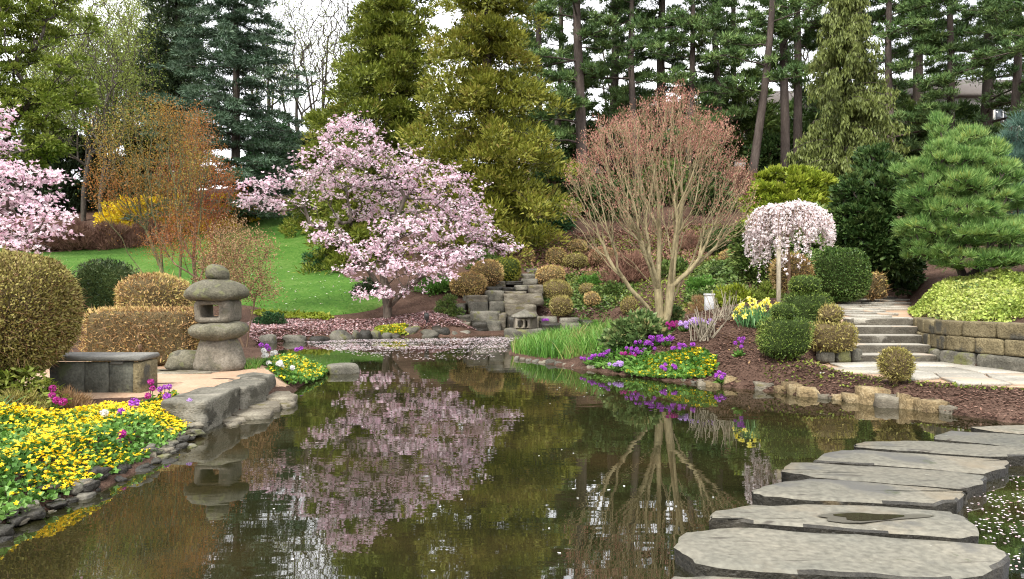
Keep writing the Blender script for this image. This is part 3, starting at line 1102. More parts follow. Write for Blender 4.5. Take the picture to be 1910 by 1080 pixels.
Q7 = lambda u0, u1, v0, v1: (1450 + u0 * .352, 1450 + u1 * .352, 420 + v0 * .352, 420 + v1 * .352)
Q6 = lambda u0, u1, v0, v1: (1320 + u0 * .3983, 1320 + u1 * .3983, 350 + v0 * .3983, 350 + v1 * .3983)
edge_run('stone_edging', 'row of buff sandstone blocks edging the mulch bank along the pond', 'edging',
         [Q6(62, 135, 885, 930), Q6(130, 195, 900, 935), Q6(185, 230, 912, 940), Q6(225, 325, 908, 950), Q6(325, 385, 930, 962), Q6(378, 450, 920, 968), Q6(435, 530, 945, 980),
          Q6(530, 590, 970, 990), Q6(595, 660, 972, 997), Q6(660, 745, 970, 1008), Q6(725, 850, 950, 1015), Q6(805, 925, 982, 1030), Q6(915, 960, 978, 1040),
          Q7(675, 775, 908, 975), Q7(765, 915, 932, 990), Q7(885, 960, 965, 1003), Q6(230, 280, 890, 915), Q6(330, 400, 895, 935), Q6(0, 60, 915, 935), Q6(-45, 10, 910, 930)], [M['yrock'], M['yrock'], M['yrock'], M['ledge']], 300, p=14, amp=.16, n=3)
edge_run('stone_edging', 'line of small dark stones at the water below the iris and primroses', 'edging',
         [(x_, x_ + 11 + (k_ * 7919 % 13), 664 + (x_ - 958) * .128 + (k_ * 31 % 5), 671.5 + (x_ - 958) * .134) for k_, x_ in enumerate(np.cumsum([958] + [10 + (k_ * 37 % 9) for k_ in range(26)]))], [M['rock'], M['ledge'], M['rock']], 400, depth=.2, amp=.16, p=4)
B4 = lambda u0, u1, v0, v1: (620 + u0 * .2618, 620 + u1 * .2618, 420 + v0 * .2618, 420 + v1 * .2618)
edge_run('shore_rocks', 'row of rounded grey boulders along the far shore below the magnolia', 'rocks',
         [(483, 514, 624, 640), (525, 572, 624, 637), (575, 612, 626, 636), B4(-30, 130, 745, 815), B4(125, 192, 745, 806), B4(188, 267, 750, 812), B4(262, 345, 745, 806), B4(345, 420, 770, 800), B4(410, 490, 765, 800),
          B4(478, 622, 720, 790), B4(620, 765, 750, 792), B4(700, 850, 718, 788), B4(840, 900, 750, 790), B4(885, 990, 738, 786)], [M['rock'], M['rock'], M['darkstone']], 500, depth=.6, p=3.0, amp=.22)

# left bank: the quay blocks, the ledges and the pebbly edge
def gpt(px, py, z):
    d = (CH - z) * FPX / (py - HY)
    return (X(px, d), d)


for lab, cx_, cy_, sx_, sy_, zt, rz_, sd_ in (
        ('long pale quay block beside the marigolds, its dark face to the pond', -3.29, 7.98, .46, 1.08, .315, .03, 81),
        ('rough quay block in the middle of the terrace edge', -3.20, 8.82, .42, .60, .30, -.16, 82),
        ('rough quay block nearest the stone lantern', -3.27, 9.46, .46, .66, .31, .12, 83)):
    V, Fq = rock((sx_, sy_, zt + .12), sd_, 24, .035, 12, 1.3)
    side = V[:, 2] < (zt + .12) * .9
    chip = wav(V * np.array([1., 1., 2.2]), 3.2, sd_ + 9, 3)[:, None]
    V[:, :2] *= np.where(side[:, None], 1 + .09 * np.where(chip < 0, chip, chip * .3), 1.0)
    V[:, 2] = np.where(V[:, 2] > (zt + .12) * .8, V[:, 2] + .008 * wav(V, 2.0, sd_, 3), V[:, 2])
    link('quay_block', mesh('quay_block', rotz(V, rz_), Fq, M['quay']), None, (cx_, cy_, -.12), label=lab, category='stone block', group='stone blocks edging the terrace')
# the flat ledge stones
ld = thing('rock_ledge', 'flat layered ledge stones at the waterline below the quay blocks', 'rocks', (-3.0, 8.8, 0))
for i, (a, bb, t, bo, z) in enumerate(((362, 410, 776, 790, .025), (398, 458, 768, 782, .03), (428, 505, 756, 772, .05), (452, 520, 744, 757, .07), (505, 547, 741, 753, .045), (488, 548, 729, 741, .10), (340, 376, 786, 798, .02), (415, 446, 782, 790, .02))):
    w0, w1 = gpt(a, bo, z), gpt(bb, bo, z)
    f0, f1 = gpt(a + 25, t, z), gpt(bb - 6, t, z)
    m = ((a + bb) / 2)
    poly = np.array([w0, gpt(m, bo + 3, z), w1, gpt(bb + 4, (bo + t) / 2, z), f1, f0])
    V, Fs = slab(poly, -.08, z, .015, 190 + i, .012, 2)
    link('stone', mesh('ledge_stone', V - np.array([-3.0, 8.8, 0]), Fs, M['ledge']), ld)
# pebbly waterline of the left flower bank
pb = MB()
r = RNG(31)
line = np.array([(-2.98, 3.6), (-3.0, 4.4), (-2.98, 4.9), (-2.98, 5.5), (-2.93, 6.3), (-3.1, 7.5), (-3.1, 8.0)])
lt = np.r_[0, np.cumsum(np.linalg.norm(np.diff(line, axis=0), axis=1))]
shore = thing('shore_stones', 'ragged line of small wet stones under the near marigold bank', 'rocks', (-3.0, 6.0, 0))
for i in range(190):
    s = r.uniform(0, lt[-1])
    x, y = np.interp(s, lt, line[:, 0]) + r.normal() * .05 - .06, np.interp(s, lt, line[:, 1])
    w = .035 + .13 * r.random() ** 2.0
    V, Fq = rock((w, w * r.uniform(.5, 1.), w * r.uniform(.25, .55)), int(r.integers(1e6)), 5, .22, 4, 1.7)
    link('stone', mesh('shore_stone', rotz(V, r.uniform(0, 6)), Fq, M['darkstone'] if r.random() < .45 else M['rock'] if r.random() < .8 else M['ledge']), shore, (x + 3.0, y - 6.0, max(-.02, min(.12, -(x + 2.98) * .6)) - .02))
V, Fq = rock((.5, .42, .2), 711, 6, .06, 6)
link('water_rock', mesh('water_rock', rotz(V, .3), Fq, M['rock']), None, (X(640, 12.4), 12.4, -.06), label='lone flat mossy block in the pond beside the far marigolds', category='rock')

# ------------------------------------------------------------------ waterfall of stacked blocks
wf = thing('rock_waterfall', 'stacked weathered stone blocks of the dry waterfall behind the small lantern', 'rockery', (X(935, 22), 22, 0))
WF = [((960, 1115, 500, 562), 22.9), ((962, 1112, 546, 630), 22.6), ((1108, 1228, 543, 628), 22.7), ((1088, 1218, 466, 552), 23.1), ((1222, 1505, 488, 572), 22.7), ((1225, 1455, 566, 660), 22.4),
      ((988, 1198, 613, 692), 22.1), ((983, 1102, 688, 760), 21.7), ((1093, 1198, 680, 760), 21.7), ((1190, 1242, 630, 770), 21.9), ((1238, 1330, 652, 760), 21.8), ((1320, 1480, 650, 770), 22.0),
      ((890, 1000, 640, 690), 22.4), ((900, 990, 690, 760), 22.0), ((1090, 1218, 438, 470), 23.9), ((1212, 1305, 443, 482), 23.7), ((1220, 1372, 472, 498), 23.2), ((1296, 1402, 428, 470), 24.2),
      ((1158, 1232, 398, 442), 24.8), ((1228, 1352, 398, 428), 25.0), ((1395, 1500, 425, 495), 23.8), ((1340, 1460, 380, 430), 25.5), ((1350, 1450, 345, 385), 26.5), ((1370, 1480, 310, 350), 27.5),
      ((1475, 1628, 700, 752), 21.6), ((1625, 1775, 700, 752), 21.6), ((1620, 1760, 663, 705), 22.2), ((1478, 1605, 653, 702), 22.3), ((1770, 1850, 680, 740), 22.0), ((870, 960, 560, 640), 23.0), ((930, 1000, 500, 560), 23.6)]
r = RNG(41)
for i, (bx, d) in enumerate(WF):
    a, bb, t, bo = B4(*bx)
    w, h = (bb - a) / FPX * d, (bo - t) / FPX * d
    V, Fq = rock((w * .99, r.uniform(.7, 1.1), h), int(r.integers(1e6)), 18, .055, 6, 1.4)
    link('stone', mesh('waterfall_stone', rotz(V, r.uniform(-.12, .12)), Fq, M['darkstone'] if r.random() < .22 else M['rock'] if r.random() < .65 else M['ledge']), wf, (X((a + bb) / 2, d) - X(935, 22), d + .4 - 22, Z(bo, d)))

# ------------------------------------------------------------------ the large stone lantern
def ring_prism(w, h, d, ow, oh, round_=.06, hole=.04, off=(0, 0), seed=0, k=6, amp=.006):
    """a squarish stone with an opening right through it from front to back (y)"""
    def rr(a, b, rad):
        pts = []
        for cx, cz, s in ((a - rad, b - rad, 0), (-a + rad, b - rad, 1), (-a + rad, -b + rad, 2), (a - rad, -b + rad, 3)):
            for i in range(k):
                t = (s + i / (k - 1)) * math.pi / 2
                pts.append((cx + rad * math.cos(t), cz + rad * math.sin(t)))
        return np.array(pts)
    o, i_ = rr(w / 2, h / 2, round_), rr(ow / 2, oh / 2, hole) + np.array(off)
    n = len(o)
    rings = []
    b = .03
    for y, prof in ((-d / 2, o * (1 - 2 * b / w)), (-d / 2 + b, o), (d / 2 - b, o), (d / 2, o * (1 - 2 * b / w)), (d / 2, i_ * 1.06), (d / 2 - .02, i_), (-d / 2 + .02, i_), (-d / 2, i_ * 1.06)):
        rings.append(np.c_[prof[:, 0], np.full(n, y), prof[:, 1]])
    V = np.concatenate(rings)
    V += amp * np.stack([wav(V, 2.5, seed + s, 2) for s in range(3)], 1)
    q = []
    for r_ in range(8):
        for a in range(n):
            e = (a + 1) % n
            s = (r_ + 1) % 8
            q.append([r_ * n + a, s * n + a, s * n + e, r_ * n + e])
    return V, np.array(q)


def lathe_rock(prof, seed, k=28, amp=.03, sx=1.0, sy=.92, freq=1.3):
    """a rough round stone from a profile of (radius, z)"""
    prof = np.array(prof, float)
    tt = np.linspace(0, 1, 18)
    ts_ = np.r_[0, np.cumsum(np.linalg.norm(np.diff(prof, axis=0), axis=1))]
    ts_ /= ts_[-1]
    pr = np.c_[np.interp(tt, ts_, prof[:, 0]), np.interp(tt, ts_, prof[:, 1])]
    an = np.arange(k) / k * 2 * np.pi
    V = np.stack([pr[:, None, 0] * np.cos(an) * sx, pr[:, None, 0] * np.sin(an) * sy, np.broadcast_to(pr[:, None, 1], (18, k))], -1).reshape(-1, 3)
    nn = wav(V, freq, seed, 4)
    V[:, :2] *= (1 + amp * 1.6 * nn)[:, None]
    V[:, 2] += amp * .5 * wav(V, freq * 1.3, seed + 3, 3) * (np.linalg.norm(V[:, :2], axis=1) > .02)
    i = np.arange(k)
    j = (i + 1) % k
    q = (np.arange(17)[:, None, None] * k + np.stack([i, j, j + k, i + k], 1)[None]).reshape(-1, 4)
    return V, [q, np.array([list(range(k))[::-1], list(range(17 * k, 18 * k))])]


LX, LY, LZ = X(406, 10.25), 10.25, .30
lan = thing('stone_lantern', 'large rough stone lantern with mushroom cap and open fire box on the terrace', 'lantern', (LX, LY, LZ))
u = 10.25 / FPX
V, Fs = lathe_rock([(.0, 0), (.30, .0), (.33, .06), (.30, .2), (.245, .36), (.215, .43), (.0, .435)], 1, amp=.055, sx=1.06)
link('base', mesh('lantern_base', V, Fs, M['lanternpale'], smooth=True), lan, (.02, 0, 0))
V, Fq = rock((.6, .5, .27), 204, 3.2, .12, 8, taper=.35)
link('foot', mesh('lantern_foot', V, Fq, M['lantern'], smooth=True), lan, (-.44, .02, -.01))
V, Fs = lathe_rock([(.0, .0), (.25, .0), (.345, .035), (.395, .09), (.40, .14), (.365, .19), (.29, .218), (.0, .222)], 5, amp=.045, freq=1.2)
link('dish', mesh('lantern_dish', V, Fs, M['lantern'], smooth=True), lan, (.02, 0, .425))
V, Fq = ring_prism(.50, .31, .42, .25, .17, .07, .035, (-.03, .0), 9)
link('fire_box', mesh('lantern_fire_box', rotz(V, -.05), Fq, M['lanternpale'], smooth=True), lan, (.01, 0, .80))
V, Fs = lathe_rock([(.0, .0), (.27, .0), (.35, .012), (.415, .045), (.425, .085), (.39, .15), (.31, .215), (.2, .265), (.1, .285), (.0, .288)], 12, amp=.042, freq=1.2)
link('cap', mesh('lantern_cap', V, Fs, M['lantern'], smooth=True), lan, (-.01, 0, .945))
V, Fs = lathe_rock([(.0, .0), (.10, .0), (.155, .035), (.165, .08), (.14, .13), (.08, .165), (.0, .17)], 15, amp=.07, freq=2.0)
link('finial', mesh('lantern_finial', V, Fs, M['lantern'], smooth=True), lan, (.0, 0, 1.225))
# flat paving stones at its foot
for i, (px, py, w, h, lab) in enumerate(((345, 693, .75, .4, 'flat grey paving slab in front of the lantern foot'), (300, 690, .5, .3, 'flat grey paving slab in front of the clipped hedge'))):
    d = 1.19 * FPX / (py - HY)
    V, Fs = slab(np.array([(-w / 2, -h / 2), (-w * .1, -h * .6), (w / 2, -h * .4), (w * .55, h * .2), (w * .1, h / 2), (-w * .5, h * .4)]), -.05, .018, .01, 33 + i, .02, 2)
    link('paving_slab', mesh('paving_slab', V, Fs, M['ledge']), None, (X(px, d), d, .295), label=lab, category='paving')

# small lantern at the waterfall
SX, SY = X(974, 20.4), 20.4
sl = thing('stone_lantern', 'small pale stone lantern with two arched openings at the waterfall foot', 'lantern', (SX, SY, 0))
V, Fq = rock((1.05, .8, .30), 55, 7, .05, 6)
link('pedestal', mesh('pedestal', V, Fq, M['rock']), sl, (.03, .1, -.08))
for s in (-1, 1):
    V, Fq = ring_prism(.27, .30, .5, .15, .21, .02, .07, (0, -.02), 20 + s, 6, .004)
    link('fire_box', mesh('small_fire_box', rotz(V, -.5 * s if s > 0 else .12), Fq, M['lanternpale'], smooth=True), sl, (.06 + s * .135, .05 + (s > 0) * .03, .37))
V, Fs = lathe_rock([(.0, .0), (.36, .0), (.39, .03), (.3, .09), (.12, .16), (.06, .2), (.0, .22)], 18, k=20, amp=.02)
link('cap', mesh('small_cap', V, Fs, M['rock'], smooth=True), sl, (.06, .05, .52))

# ------------------------------------------------------------------ stone bench
bx0, bx1, by0, by1 = -5.05, -3.985, 8.05, 8.5
bz = .29
bn = thing('stone_bench', 'mossy dark stone bench with a flat grey slab seat beside the clipped hedge', 'bench', ((bx0 + bx1) / 2, 8.25, bz))
bo = np.array([(bx0 + bx1) / 2, 8.25, bz])
V, Fs = box(bx0, bx1, by0, by1, .645, .70, .012)
V[:, 2] += .004 * wav(V, 1.2, 3, 2)
link('seat', mesh('bench_seat', V - bo, Fs, M['benchtop']), bn)
for i, (a, e, yy) in enumerate(((bx0 + .05, -4.62, .06), (-4.615, -4.36, .055), (-4.355, -4.09, .06))):
    V, Fs = box(a, e, by0 + yy, by0 + yy + .07, bz - .03, .628, .008)
    link('front_panel', mesh('bench_panel', V - bo, Fs, M['bench']), bn)
V, Fs = box(-4.085, -3.995, by0 + .03, by1 - .03, bz - .03, .63, .012)
link('end_slab', mesh('bench_end', V - bo, Fs, M['wallstone']), bn)
V, Fs = box(-4.33, -4.2, by0 + .04, by0 + .3, .605, .645, .006)
link('bracket', mesh('bench_bracket', V - bo, Fs, M['benchtop']), bn)

# white lamp post and a dark path light
wp = thing('path_light', 'short white post light among the shrubs behind the bare maple', 'lamp', (X(1323, 15.5), 15.5, gz(X(1323, 15.5), 15.5) - .05))
V, Fs = box(-.085, .085, -.085, .085, 0, .36, .01)
link('post', mesh('light_post', V, Fs, M['whitepaint']), wp)
V, Fs = box(-.1, .1, -.1, .1, .36, .40, .01)
link('cap', mesh('light_cap', V, Fs, M['whitepaint']), wp)
dp = thing('path_light', 'small black spot light on the mulch by the far shore', 'lamp', (X(796, 20.9), 20.9, gz(X(796, 20.9), 20.9)))
V, Fs = tube([(0, 0, -.05), (0, 0, .12)], .03, 8)
link('post', mesh('spot_post', V, Fs, M['darkmetal']), dp)
V, Fs = tube([(0, 0, .1), (0, -.03, .2), (0, -.06, .27)], [.06, .075, .06], 10)
link('head', mesh('spot_head', V, Fs, M['darkmetal']), dp)

# ------------------------------------------------------------------ clipped shrubs
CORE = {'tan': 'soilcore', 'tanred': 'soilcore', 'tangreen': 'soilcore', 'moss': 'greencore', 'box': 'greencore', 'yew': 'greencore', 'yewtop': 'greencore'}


def shell(r, n, a, b_, c, p, lump, seed):
    """points and outward directions on a clipped, slightly uneven body with half axes a, b_, c"""
    V = r.uniform(-1, 1, (n, 3)) ** 1
    U = nrm(r.normal(size=(n, 3)))
    S = sup(U, p)
    G = nrm(np.sign(S) * np.abs(S) ** (p - 1) / np.array([a, b_, c]))
    f = 1 + lump * wav(U, .55, seed, 3)
    return S * np.array([a, b_, c]) * f[:, None], G


def clipped(name, label, px, pbot, w, h, d, kind, p=2.3, dens=1.0, leaf='blade', tiers=None, cat='shrub', group=None, lump=.075, L=None, depth=None, z=None, twigs=True, wild=0):
    """w, h in photo pixels; tiers: list of (offset px, width, z0, z1 in pixels above the base, power)"""
    x = X(px, d)
    base = z if z is not None else Z(pbot, d)
    s = d / FPX
    root = thing(name, label, cat, (x, d, base), group)
    sd = abs(hash((round(px), round(pbot)))) % 9999
    r = RNG(sd)
    tiers = tiers or [(0, w, 0, h, p)]
    pxw = max(1.0, 1910 / 1024)                 # one rendered pixel in photo pixels
    for ti, (off, tw, z0, z1, pw) in enumerate(tiers):
        a, c = tw * s / 2, (z1 - z0) * s / 2
        b_ = (depth * s / 2) if depth else a
        cz = (z0 + z1) / 2 * s
        LL = L or np.clip((2.3 if kind in ('yewtop', 'box') else 1.75 if d > 20 else 3.0) * s * pxw * 1.0, .016, .12)
        area = 4 * math.pi * ((a * b_) ** 1.6 / 3 + (a * c) ** 1.6 / 3 + (b_ * c) ** 1.6 / 3) ** (1 / 1.6)
        n = int(dens * np.clip(area / (LL * LL * .28), 400, 26000))
        P, G = shell(r, n, a, b_, c, pw, lump, sd + ti)
        dep = r.random(n) ** 2 * .16
        P = P * (1 - dep)[:, None]
        D = nrm(G * .75 + unit(r, n) * .75 + UP * .25)
        if kind == 'yewtop' and ti == 0:
            P[:, :2] *= (1 + .13 * P[:, 2:3] / c)
        P[:, 2] += cz
        P[:, 0] += off * s
        tint = np.clip(.5 + .30 * wav(P / max(a, .05), .45, sd + 5, 2) + r.normal(size=n) * .24, 0, 1)
        mb = MB()
        if leaf == 'blade':
            k = r.random(n) < .7
            V, Fq = blades(P[k] - D[k] * LL * .4, D[k], LL * r.uniform(.9, 1.7, k.sum()), LL * .36, r)
            mb.add(V, Fq, tint[k])
            V, Fq = leaves(P[~k], D[~k], LL * r.uniform(.4, 1.2, (~k).sum()), LL * r.uniform(.25, .65, (~k).sum()), r)
            mb.add(V, Fq, tint[~k])
        else:
            V, Fq = leaves(P, D, LL * r.uniform(.7, 1.25, n), LL * .6, r)
            mb.add(V, Fq, tint)
        ns = int(n * (.008 if kind in ('yewtop', 'box', 'yew') or d > 20 else .035))                       # stray shoots past the clipped outline
        Ps, Gs = shell(r, ns, a, b_, c, pw, lump, sd + ti)
        Ps[:, 2] += cz
        Ps[:, 0] += off * s
        V, Fq = blades(Ps, nrm(Gs + unit(r, ns) * .5 + UP * .3), LL * r.uniform(1.2, 3.2, ns), LL * .22, r)
        mb.add(V, Fq, r.random(ns))
        keep_part = 'foliage'
        mb.build(keep_part, M[kind], root)
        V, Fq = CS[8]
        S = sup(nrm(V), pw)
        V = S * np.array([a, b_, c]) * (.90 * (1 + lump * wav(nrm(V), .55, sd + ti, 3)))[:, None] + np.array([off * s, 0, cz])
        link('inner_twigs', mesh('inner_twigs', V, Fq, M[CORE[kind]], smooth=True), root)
    if wild:
        n = wild
        P, G = shell(r, n, w * s / 2, w * s / 2, h * s / 2, p, lump, sd)
        P[:, 2] += h * s / 2
        D = nrm(G * .35 + unit(r, n) * .8 + UP * .25)
        V, Fq = blades(P * (1 - .1 * r.random((n, 1))), D, r.uniform(.06, .17, n), .007, r)
        MB().add(V, Fq, r.random(n)).build('loose_twigs', M['dryblade'], root)
    if twigs:
        a = w * s / 2
        hh = max(.04, tiers[0][3] * s * .4)
        st_ = MB()
        for k in range(5):
            an = r.uniform(0, 6.28)
            e = np.array([math.cos(an) * a * .5, math.sin(an) * a * .5, hh])
            st_.add(*tube([(e[0] * .15, e[1] * .15, -.08), e * .6, e], [a * .05 + .006, a * .04 + .005, a * .03 + .003], 5))
        st_.build('stem', M['twig'], root)
    return root


HB = 'round clipped shrubs on the rockery slope'
B5 = lambda u0, u1, v0, v1: (940 + u0 / 3, 940 + u1 / 3, 420 + v0 / 3, 420 + v1 / 3)
HILL = [
    (B4(838, 1102, 338, 503), 24, 'tan', 'broad tan clipped shrub at the waterfall, lowest beside the magnolia'),
    (B4(973, 1217, 248, 442), 25, 'tan', 'tan clipped shrub right of the magnolia, in front of the moss green one'),
    (B4(1150, 1347, 228, 402), 26, 'moss', 'only moss green round clipped shrub, at the top of the waterfall'),
    (B4(1350, 1442, 168, 282), 29, 'tan', 'tan clipped shrub just past the tips of the magnolia'),
    (B4(1523, 1667, 158, 293), 29, 'tan', 'upright tan clipped shrub touching a flat olive one'),
    (B4(1648, 1817, 203, 293), 28.5, 'tangreen', 'flat olive clipped shrub below the highest tan one'),
    (B4(1678, 1812, 103, 200), 31, 'tan', 'highest tan clipped shrub on the slope'),
    (B5(473, 642, 123, 238), 29, 'tanred', 'reddish clipped shrub behind the bare maple branches'),
    (B5(178, 342, 228, 338), 26, 'tan', 'pale tan clipped shrub directly right of the stream slabs'),
    (B5(213, 382, 308, 428), 24.5, 'tangreen', 'broad olive clipped shrub in the middle of the rockery slope'),
    (B5(256, 382, 393, 503), 22.8, 'tangreen', 'lowest olive clipped shrub, above the small lantern'),
    (B5(423, 512, 326, 392), 25, 'tangreen', 'small flat olive clipped shrub above the round tan ball'),
    (B5(448, 535, 373, 457), 23.5, 'tan', 'small neat tan ball shrub low on the slope'),
    (B5(653, 747, 403, 492), 22.5, 'tangreen', 'small olive ball shrub left of the maple trunk'),
    (B5(448, 518, 258, 306), 27, 'tangreen', 'tiny olive clipped shrub halfway up the rockery slope'),
    (B5(1208, 1307, 136, 217), 24, 'tan', 'tan ball shrub alone on the slope left of the weeping cherry'),
    (B5(1103, 1282, 15, 157), 27, 'yew', 'dark green round shrub on the slope behind the maple'),
    (B5(1153, 1232, 233, 287), 21, 'yew', 'small dark green mound on the slope near the white post'),
]
for (a, e, t, bo_), d, kind, lab in HILL:
    clipped('clipped_shrub', lab, (a + e) / 2, bo_ + 2, e - a, bo_ - t + 2, d, kind, 2.35, group=HB)

# right of the maple: topiary and clipped shrubs round the steps
clipped('clipped_shrub', 'tan round shrub behind the weeping cherry stake', 1476, 548, 74, 74, 15.4, 'tan', 2.3)
clipped('clipped_shrub', 'big glossy dark green dome shrub above the steps', 1561, 560, 106, 96, 16.0, 'box', 2.7, leaf='leaf', dens=1.2)
clipped('clipped_shrub', 'small olive clipped shrub peeping out behind the big green dome', 1617, 516, 24, 30, 18.0, 'tangreen', 2.3)
clipped('clipped_shrub', 'tan clipped cylinder shrub beside the upper path', 1627, 556, 43, 46, 16.4, 'tan', 5)
clipped('topiary_shrub', 'dark green urn topiary with a flat button on top, nearest the pond', 1462, 668, 90, 76, 10.75, 'yewtop', leaf='blade',
        tiers=[(0, 84, 2, 76, 4.2), (0, 47, 70, 102, 2.5)], group='tiered topiary shrubs')
clipped('topiary_shrub', 'dark green topiary with a round head between daffodils and steps', 1501, 628, 88, 84, 12.2, 'yewtop', leaf='blade',
        tiers=[(2, 80, 0, 84, 4.2), (0, 55, 80, 114, 2.5)], group='tiered topiary shrubs')
clipped('topiary_shrub', 'tan two tiered topiary with a small ball head beside the steps', 1549, 656, 82, 54, 11.55, 'tangreen', leaf='blade',
        tiers=[(0, 82, 0, 56, 3.6), (1, 43, 52, 88, 2.2)], group='tiered topiary shrubs')
clipped('ball_shrub', 'small olive ball shrub on the mulch in front of the steps', 1671, 709, 59, 61, 9.4, 'tangreen', 2.2, dens=1.3)
# left side
clipped('clipped_hedge', 'boxy clipped tan hedge between the bench and the lantern', 274, 683, 208, 108, 10.9, 'tan', 9, depth=95, dens=1.3, lump=.02, cat='hedge', wild=900)
clipped('clipped_shrub', 'tan dome shrub rising behind the boxy hedge', 288, 600, 126, 88, 12.4, 'tan', 2.6, dens=1.1)
clipped('clipped_shrub', 'dark green upright yew in front of the lawn', 199, 600, 97, 112, 13.2, 'yew', 3.4, dens=1.2, lump=.09)
clipped('clipped_shrub', 'huge loose round shrub of olive leaves at the edge of view beside the bench', 6, 702, 250, 232, 7.6, 'tangreen', 2.3, dens=1.6, lump=.1, L=.034, leaf='leaf', wild=4500)

# ------------------------------------------------------------------ trees: shared makers
def mst(seeds, targets, bf=.25, step=.3, bend=.35, lift=.15, seed=0, noise=.04):
    """grow a branching skeleton from seed polylines to target points. returns nodes, parents"""
    r = RNG(seed)
    cap = 60000
    Nn = np.zeros((cap, 3))
    par = np.full(cap, -1)
    pl = np.zeros(cap)
    dr = np.zeros((cap, 3))
    n = 0
    for line in seeds:
        line = np.asarray(line, float)
        for i, p in enumerate(line):
            Nn[n] = p
            if i == 0:
                j = -1
                if n > 0:
                    dd = np.linalg.norm(Nn[:n] - p, axis=1)
                    jj = int(dd.argmin())
                    j = jj if dd[jj] < .05 else -1
                par[n] = j
                pl[n] = 0 if j < 0 else pl[j]
                dr[n] = nrm(line[1] - line[0])
            else:
                par[n] = n - 1
                dr[n] = nrm(p - line[i - 1])
                pl[n] = pl[n - 1] + np.linalg.norm(p - line[i - 1])
            n += 1
    root = Nn[0]
    T = np.asarray(targets)
    T = T[np.argsort(np.linalg.norm(T - root, axis=1) + r.normal(size=len(T)) * .1)]
    tips = []
    for t in T:
        v = t - Nn[:n]
        d = np.sqrt((v * v).sum(1))
        back = (v * dr[:n]).sum(1) / np.maximum(d, 1e-6)
        cost = d * (1 + .35 * np.maximum(0, .35 - back)) + bf * pl[:n]
        j = int(cost.argmin())
        dd = d[j]
        if dd < 1e-3:
            continue
        m = max(2, int(dd / step) + 1)
        p0, t0 = Nn[j], dr[j]
        dirn = v[j] / dd
        c1 = p0 + (t0 * bend + dirn * (1 - bend)) * dd * .45
        c2 = t - nrm(dirn + UP * lift) * dd * .33
        q = j
        prev = p0
        for k in range(1, m + 1):
            s = k / m
            b = (1 - s) ** 3 * p0 + 3 * (1 - s) ** 2 * s * c1 + 3 * (1 - s) * s * s * c2 + s ** 3 * t
            if k < m:
                b = b + r.normal(size=3) * noise * min(dd, 1.0) * .5
            if n >= cap:
                break
            Nn[n] = b
            par[n] = q
            e = b - prev
            l = np.linalg.norm(e)
            dr[n] = e / max(l, 1e-6)
            pl[n] = pl[q] + l
            q = n
            prev = b
            n += 1
        tips.append(q)
    return Nn[:n], par[:n], dr[:n], np.array(tips)


def radii(par, r0, rt):
    n = len(par)
    w = np.zeros(n)
    ch = np.zeros(n, int)
    for i in range(n):
        if par[i] >= 0:
            ch[par[i]] += 1
    w[ch == 0] = 1
    for i in range(n - 1, -1, -1):
        if par[i] >= 0:
            w[par[i]] += w[i]
    e = math.log(r0 / rt) / math.log(max(w.max(), 2))
    return rt * np.maximum(w, 1) ** e


def skeleton(Nn, par, rad, k_big=7, k_small=3, cut=.02):
    mb = MB()
    i = np.where(par >= 0)[0]
    A, B = Nn[par[i]], Nn[i]
    ra, rb = np.minimum(rad[par[i]], rad[i] * 1.35), rad[i]
    big = rb > cut
    ext = nrm(B - A) * rb[:, None] * .3
    if big.any():
        mb.add(*frusta(A[big] - ext[big], B[big] + ext[big], ra[big], rb[big], k_big))
    if (~big).any():
        mb.add(*frusta(A[~big], B[~big], ra[~big], rb[~big], k_small))
    return mb


def in_blobs(r, n, blobs, shellness=.0):
    """random points in a union of ellipsoids (cx, cy, cz, rx, ry, rz), weighted by volume^(2/3)"""
    B = np.asarray(blobs, float)
    w = (B[:, 3] * B[:, 4] * B[:, 5]) ** (2 / 3)
    k = r.choice(len(B), n, p=w / w.sum())
    u = unit(r, n)
    rad = (shellness + (1 - shellness) * r.random(n)) ** (1 / 3 if shellness == 0 else 1 / 2)
    return B[k, :3] + u * rad[:, None] * B[k, 3:6]


def clumpset(r, C, rad, nper, L, W, up=.5, jit=.6, low=.35, kind='blade', shell_=.35, tr=.5, outer=None):
    """foliage tufts: nper blades round each clump centre"""
    n = len(C)
    idx = np.repeat(np.arange(n), nper)
    u = unit(r, len(idx))
    flip = (u[:, 2] < 0) & (r.random(len(idx)) > low)
    u[flip, 2] *= -1
    rr = (shell_ + (1 - shell_) * r.random(len(idx))) ** .6
    rad = np.broadcast_to(rad, (n, 3))
    P = C[idx] + u * rad[idx] * rr[:, None]
    o = 0 if outer is None else outer[idx]
    D = nrm(u + UP * up + unit(r, len(idx)) * jit + o)
    ct = r.random(n)
    tint = np.clip(tr * ct[idx] + (1 - tr) * r.random(len(idx)), 0, 1)
    LL = L * r.uniform(.7, 1.3, len(idx))
    WW = W * r.uniform(.7, 1.3, len(idx))
    if kind == 'blade':
        V, Fq = blades(P - D * LL[:, None] * .3, D, LL, WW, r)
    else:
        V, Fq = leaves(P, D, LL, WW, r)
    return V, Fq, tint


